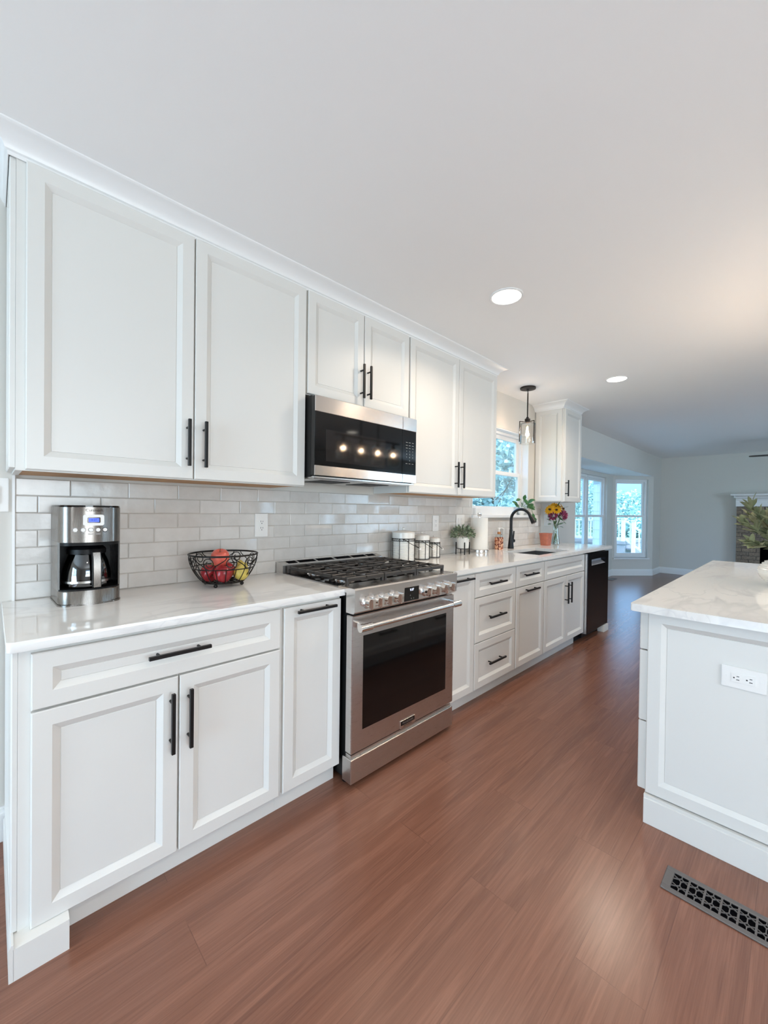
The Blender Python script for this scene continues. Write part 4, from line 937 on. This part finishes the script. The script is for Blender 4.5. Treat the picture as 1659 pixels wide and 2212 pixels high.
# ================================================================ FLOOR REGISTERS
def register(label, x0, x1, y0, y1, along_y=True):
    t = thing('floor_register', label, 'floor vent', ((x0 + x1) / 2, (y0 + y1) / 2, 0), 'metal floor vents')
    box('duct_shade', 'duct', x0 + .012, x1 - .012, y0 + .018, y1 - .018, .0004, .0016, t)  # flat dark plate drawn for the shade down in the duct
    b = MB(); e = .020; z1 = .006
    b.box(x0, x0 + e, y0, y1, 0, z1, .002); b.box(x1 - e, x1, y0, y1, 0, z1, .002); b.box(x0 + e, x1 - e, y0, y0 + .026, 0, z1, .002); b.box(x0 + e, x1 - e, y1 - .026, y1, 0, z1, .002)
    b.build('frame', 'regi', t)
    b = MB(); ya, yb = y0 + .026, y1 - .026; m_ = 6; cw = (yb - ya) / m_; xa, xb = x0 + e, x1 - e; xm = (xa + xb) / 2; zz = .0042
    def bar(p, q_, w_=.0021): b.tube([(p[0], p[1], zz), (q_[0], q_[1], zz)], w_, 4)
    for k in range(m_):
        yc = ya + cw * (k + .5)
        if k: b.box(xa, xb, ya + cw * k - .0028, ya + cw * k + .0028, .002, z1 - .0006)
        for xc in (xa + (xb - xa) * .27, xa + (xb - xa) * .73):
            r_ = .0075; D = [(xc - r_, yc), (xc, yc + r_), (xc + r_, yc), (xc, yc - r_)]
            for i in range(4): bar(D[i], D[(i + 1) % 4])
            ys = (yc - cw / 2, yc + cw / 2)
            bar((xc, yc + r_), (xc + .008, ys[1])); bar((xc, yc - r_), (xc + .008, ys[0])); bar((xc, yc + r_), (xc - .008, ys[1])); bar((xc, yc - r_), (xc - .008, ys[0]))
            bar((xc - r_, yc), (xa if xc < xm else xm, yc)); bar((xc + r_, yc), (xm if xc < xm else xb, yc))
    b.build('grille', 'regi', t)
register('pewter scrollwork floor vent beside the island', 1.603, 1.722, -2.125, -1.811)
t2 = register('dark floor vent under the bay windows', 8.38, 8.68, .36, .47, False)

# ================================================================ LAMPS
def can(label, x, y, power):
    t = thing('recessed_light', label, 'ceiling light', (x, y, CEIL - .006), 'recessed ceiling lights')
    b = MB(); b.lathe([(.078, .006), (.092, .006), (.093, .003), (.088, 0.0), (.080, .001), (.078, .004)], (x, y, CEIL - .006), 48); b.build('trim_ring', 'trim', t)
    MB().lathe([(0, .003), (.079, .003), (.079, .0045), (0, .0045)], (x, y, CEIL - .006), 40).build('lens', 'lens', t, 'glowing lens')
    a = area('recessed_lamp', (x, y, CEIL - .012), (0, 0, 0), .15, .15, power, (1.0, .85, .69), 'DISK', math.radians(150)); return t
can('recessed ceiling light nearest the range', 2.010, -.956, 10)
can('recessed ceiling light beyond the pendant lamp', 3.945, -.957, 11)
can('added unseen downlight left of the cabinet run, brightening the counter', -1.86, -.956, 14)  # out of view, put in to brighten the left countertop
can('added unseen downlight over the open floor, brightening the counter', .05, -2.95, 14)  # second unseen lamp put in for more downward light on the counter
for xx in (2.0, 3.95): can('recessed ceiling light on the far side of the island at %s' % ('its near end' if xx < 3 else 'its far end'), xx, -3.6, 9)
def bulb_shade(t, x, y, zt, power, r=.078, h=.205, square=True):
    """socket, clear glass jar, tubular bulb; top of the socket at zt"""
    MB().lathe([(0, 0), (.012, 0), (.014, -.012), (.026, -.016), (.026, -.05), (.022, -.055), (0, -.055)], (x, y, zt), 24).build('socket', 'bronze', t)
    zb = zt - .052
    sh = MB().lathe([(.027, 0), (r - .01, -.004), (r, -.014), (r, -h + .02), (r - .004, -h), (r - .016, -h + .004), (r - .010, -h + .03), (r - .006, -.02), (r - .014, -.010), (.027, -.006)], (x, y, zb), 40).build('glass_shade', 'lampglass', t)
    zc_ = zb - .02
    bl = MB().lathe([(.010, 0), (.014, -.006), (.019, -.02), (.0195, -.085), (.014, -.102), (0, -.108)], (x, y, zc_), 24).build('bulb', 'lampglass', t)
    b = MB()
    for k in range(4): a = k * PI / 2 + .4; b.cyl((x + .005 * math.cos(a), y + .005 * math.sin(a), zc_ - .02), (x + .007 * math.cos(a), y + .007 * math.sin(a), zc_ - .09), .0022, seg=6)
    b.build('filament', 'filament', bl)
    l = bpy.data.lights.new('bulb_light', 'POINT'); l.energy = power; l.color = (1.0, .80, .64); l.shadow_soft_size = .02; lo = bpy.data.objects.new('bulb_light', l); lo.location = (x, y, zc_ - .055); COL.objects.link(lo)
MAT['bronze'] = M('dark_bronze', (48, 40, 36), .4, .6, bump=(200, .05, .0004))
px, py = 3.650, -.262
t = thing('pendant_lamp', 'dark bronze pendant lamp with clear glass jar hanging by the sink window', 'pendant lamp', (px, py, CEIL - .018))
MB().lathe([(0, .0175), (.072, .0175), (.073, .012), (.072, .002), (.062, 0), (.012, -.002), (.010, -.012), (0, -.012)], (px, py, CEIL - .018), 44).build('canopy', 'bronze', t)
b = MB(); b.tube([(px + .007 * math.cos(2 * PI * i / 12), py, CEIL - .040 + .014 * math.sin(2 * PI * i / 12)) for i in range(12)], .0024, 6, True); b.cyl((px, py, CEIL - .055), (px, py, 2.195), .0058, seg=14); b.build('rod', 'bronze', t)
bulb_shade(t, px, py, 2.198, 5)
b = MB()
for k in range(4):
    a = k * PI / 2 - .39; c_, s_ = math.cos(a), math.sin(a); b.tube([(px + .015 * c_, py + .015 * s_, 2.150), (px + .092 * c_, py + .092 * s_, 2.150)], .0044, 4); b.tube([(px + .092 * c_, py + .092 * s_, 2.152), (px + .092 * c_, py + .092 * s_, 1.955)], .0044, 4)
b.build('cage_frame', 'bronze', t)
hx, hy = 3.02, -2.14
t = thing('island_chandelier', 'dark bronze linear chandelier with four glass jars above the island', 'chandelier', (hx, hy, CEIL - .02))
b = MB(); b.box(hx - .19, hx + .19, hy - .06, hy + .06, CEIL - .022, CEIL - .001, .003); b.build('canopy', 'bronze', t)
for dx in (-.13, .13): MB().cyl((hx + dx, hy, CEIL - .02), (hx + dx, hy, 2.09), .0062, seg=14).build('rod', 'bronze', t)
MB().box(hx - .48, hx + .48, hy - .0125, hy + .0125, 2.068, 2.092, .002).build('crossbar', 'bronze', t)
for k in range(4):
    bulb_shade(t, hx - .378 + k * .252, hy, 2.068, 3.4)

# ================================================================ FIREPLACE AND FAN
t = thing('fireplace', 'grey-brown brick fireplace with a white mantel on the far wall', 'fireplace', (10.26, -2.3, 0))
fx0, fx1 = 10.20, 10.338; fy0, fy1 = -3.45, -1.272
b = MB(); b.box(fx0, fx1, fy0, -2.98, 0, 1.444); b.box(fx0, fx1, -1.615, fy1, 0, 1.444); b.box(fx0, fx1, -2.98, -1.615, .72, 1.444)
m_ = b.build('brick_surround', 'brick', t)
box('firebox', 'duct', fx0 + .10, fx1, -2.98, -1.615, 0, .72, t, label='dark firebox opening')
b = MB(); b.prism([(fx1, 1.443), (fx0 - .020, 1.443), (fx0 - .020, 1.560), (fx0 - .030, 1.565), (fx0 - .034, 1.590), (fx0 - .060, 1.605), (fx0 - .064, 1.625), (fx0 - .095, 1.645), (fx0 - .110, 1.650), (fx0 - .110, 1.678), (fx1, 1.678)], fy0 - .1, fy1 + .012, 'y')
b.box(fx0 - .110, fx1, fy1 + .012, fy1 + .085, 1.650, 1.678); b.box(fx0 - .060, fx1, fy1 + .012, fy1 + .040, 1.605, 1.650); b.build('mantel', 'trim', t, 'white moulded mantel shelf')
hx, hy, hz = 8.45, -2.22, 2.205
t = thing('ceiling_fan', 'dark ceiling fan with one blade tip showing at the right edge', 'ceiling fan', (hx, hy, hz))
b = MB(); b.cyl((hx, hy, hz + .05), (hx, hy, CEIL - .03), .014, seg=14); b.lathe([(0, .0), (.05, 0), (.065, .03), (0, .03)], (hx, hy, CEIL - .031), 24); b.build('downrod', 'bronze', t)
MB().lathe([(0, -.07), (.06, -.065), (.10, -.03), (.11, .02), (.08, .06), (0, .065)], (hx, hy, hz), 32).build('motor', 'bronze', t)
for k in range(5):
    a = math.radians(93) + k * 2 * PI / 5; u = Vector((math.cos(a), math.sin(a), 0)); v = Vector((-u.y, u.x, 0)) * .99 + Vector((0, 0, .06)); b = MB(); c0 = Vector((hx, hy, hz - .005)); rows = []
    for s_, w_ in ((.09, .03), (.17, .05), (.45, .062), (.62, .060), (.66, .04), (.668, .01)):
        rows.append([b.bm.verts.new(c0 + u * s_ + v * w_ * sg + Vector((0, 0, dz))) for sg, dz in ((-1, -.003), (1, -.003), (1, .003), (-1, .003))])
    for A, B in zip(rows, rows[1:]):
        for i in range(4): b.bm.faces.new((A[i], A[(i + 1) % 4], B[(i + 1) % 4], B[i]))
    b.bm.faces.new(rows[0]); b.bm.faces.new(rows[-1]); b.build('blade', 'bronze', t)

# ================================================================ OUTSIDE
struct(box('ground_outside', 'lawn', -10, 70, .9, 80, -1.3, -1.2), 'green lawn outside the windows', 'lawn')
struct(box('ground_yard', 'lawn', 10.6, 70, -30, .9, -1.3, -1.2), 'green lawn beyond the far wall', 'lawn')
MAT['concrete'] = M('bounce_concrete', (205, 205, 200), .85, var=(2, .06), bump=(60, .1, .002))
struct(box('ground_bounce', 'concrete', 3.0, 14.6, 1.0, 6.0, -1.2, -1.17), 'pale concrete slab added out of view to bounce light up to the bay soffit', 'bounce slab')  # unseen pale surface added to throw daylight up into the bay
def tree(label, x, y, h, rw, mat, seed, n=1500, ls=.34, low=-.06):
    q = random.Random(seed); zg = -1.2; t = thing('leafy_tree', label, 'tree', (x, y, zg), 'trees outside the windows')
    b = MB(); b.tube([(x, y, zg), (x + .05, y, zg + h * .3), (x - .04, y + .05, zg + h * .7)], [.11, .08, .03], 10)
    for k in range(6): a = k * 1.05; b.tube([(x, y, zg + h * (.25 + .06 * k)), (x + rw * .6 * math.cos(a), y + rw * .6 * math.sin(a), zg + h * (.4 + .07 * k))], [.014, .006], 6)
    b.build('trunk', 'bark', t); b = MB()
    lobes = [(q.uniform(-.55, .55) * rw, q.uniform(-.55, .55) * rw, zg + h * q.uniform(low + .12, .88), rw * q.uniform(.35, .6)) for _ in range(14)]
    for k in range(n):
        lx, ly, lz, lr = lobes[k % 14]; d = Vector((q.gauss(0, 1), q.gauss(0, 1), q.gauss(0, 1))).normalized(); p = Vector((x + lx, y + ly, lz)) + d * lr * q.uniform(.6, 1.05)
        p.z = max(p.z, zg + .15)
        u = Vector((q.gauss(0, 1), q.gauss(0, 1), q.gauss(0, .7))).normalized(); b.leaf(p, u, (q.gauss(0, 1), q.gauss(0, 1), q.gauss(0, 1)), ls * q.uniform(.6, 1.2), ls * .5)
    b.build('crown', mat, t, recalc=False)
SINKW = 'leafy tree seen through the window over the sink'
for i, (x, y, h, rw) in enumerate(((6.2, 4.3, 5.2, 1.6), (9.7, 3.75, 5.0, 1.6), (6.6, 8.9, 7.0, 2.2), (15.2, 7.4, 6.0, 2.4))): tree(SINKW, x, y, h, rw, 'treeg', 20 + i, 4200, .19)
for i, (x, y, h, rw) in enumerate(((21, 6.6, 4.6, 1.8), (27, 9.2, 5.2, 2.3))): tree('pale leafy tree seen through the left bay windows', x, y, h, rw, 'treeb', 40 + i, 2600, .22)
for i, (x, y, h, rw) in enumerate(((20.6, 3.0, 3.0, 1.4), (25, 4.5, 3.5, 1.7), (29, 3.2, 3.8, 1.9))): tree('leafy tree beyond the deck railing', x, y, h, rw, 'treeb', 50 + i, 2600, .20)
t = thing('porch_column', 'pale lap-sided column standing outside the bay window', 'column', (13.2, 2.2, -1.2))
box('shaft', 'siding', 13.05, 13.33, 2.04, 2.32, -1.2, 2.25, t); box('cap', 'trim', 13.0, 13.38, 1.99, 2.37, 2.25, 2.33, t)
# deck with white railing and stair rail
t = thing('deck', 'raised grey deck beyond the bay', 'deck', (15.8, 3.3, -1.2))
box('deck_boards', 'deckw', 15.0, 17.6, 1.95, 4.6, .24, .34, t); box('skirt', 'deckw', 15.03, 17.55, 1.98, 4.55, -1.2, .24, t)
def railing(label, posts, secs):
    t = thing('deck_railing', label, 'railing', (posts[0][0], posts[0][1], posts[0][2]), 'white railings on the deck')
    for (x, y, z0, z1) in posts: MB().box(x - .055, x + .055, y - .055, y + .055, z0, z1, .004).box(x - .07, x + .07, y - .07, y + .07, z1, z1 + .03, .004).build('post', 'trim', t)
    for (p, q_, n_) in secs:
        p, q_ = Vector(p), Vector(q_)
        for dz in (0, -.62): MB().tube([p + Vector((0, 0, dz)), q_ + Vector((0, 0, dz))], .036, 4).build('rail', 'trim', t)
        for i in range(1, n_): c = p.lerp(q_, i / n_); MB().box(c.x - .017, c.x + .017, c.y - .017, c.y + .017, c.z - .62, c.z).build('baluster', 'trim', t)
railing('white deck railing along the deck edge outside the angled bay window', [(15.06, 2.03, .34, 1.08), (15.06, 3.2, .34, 1.08), (15.06, 4.4, .34, 1.08)], [((15.06, 2.03, 1.03), (15.06, 3.2, 1.03), 9), ((15.06, 3.2, 1.03), (15.06, 4.4, 1.03), 9)])
railing('white sloping stair railing going down from the deck', [(15.06, 1.72, -.4, 1.02), (15.06, .9, -1.2, .35)], [((15.06, 1.95, 1.02), (15.06, .9, .22), 8)])
t = thing('deck_stairs', 'grey steps going down beside the sloping white railing', 'stairs', (15.6, 1.4, -1.2))
for k in range(5): box('tread', 'deckw', 15.2, 16.3, 1.70 - k * .27, 1.96 - k * .27, -1.2 if k > 3 else .05 - k * .29, .10 - k * .29, t)
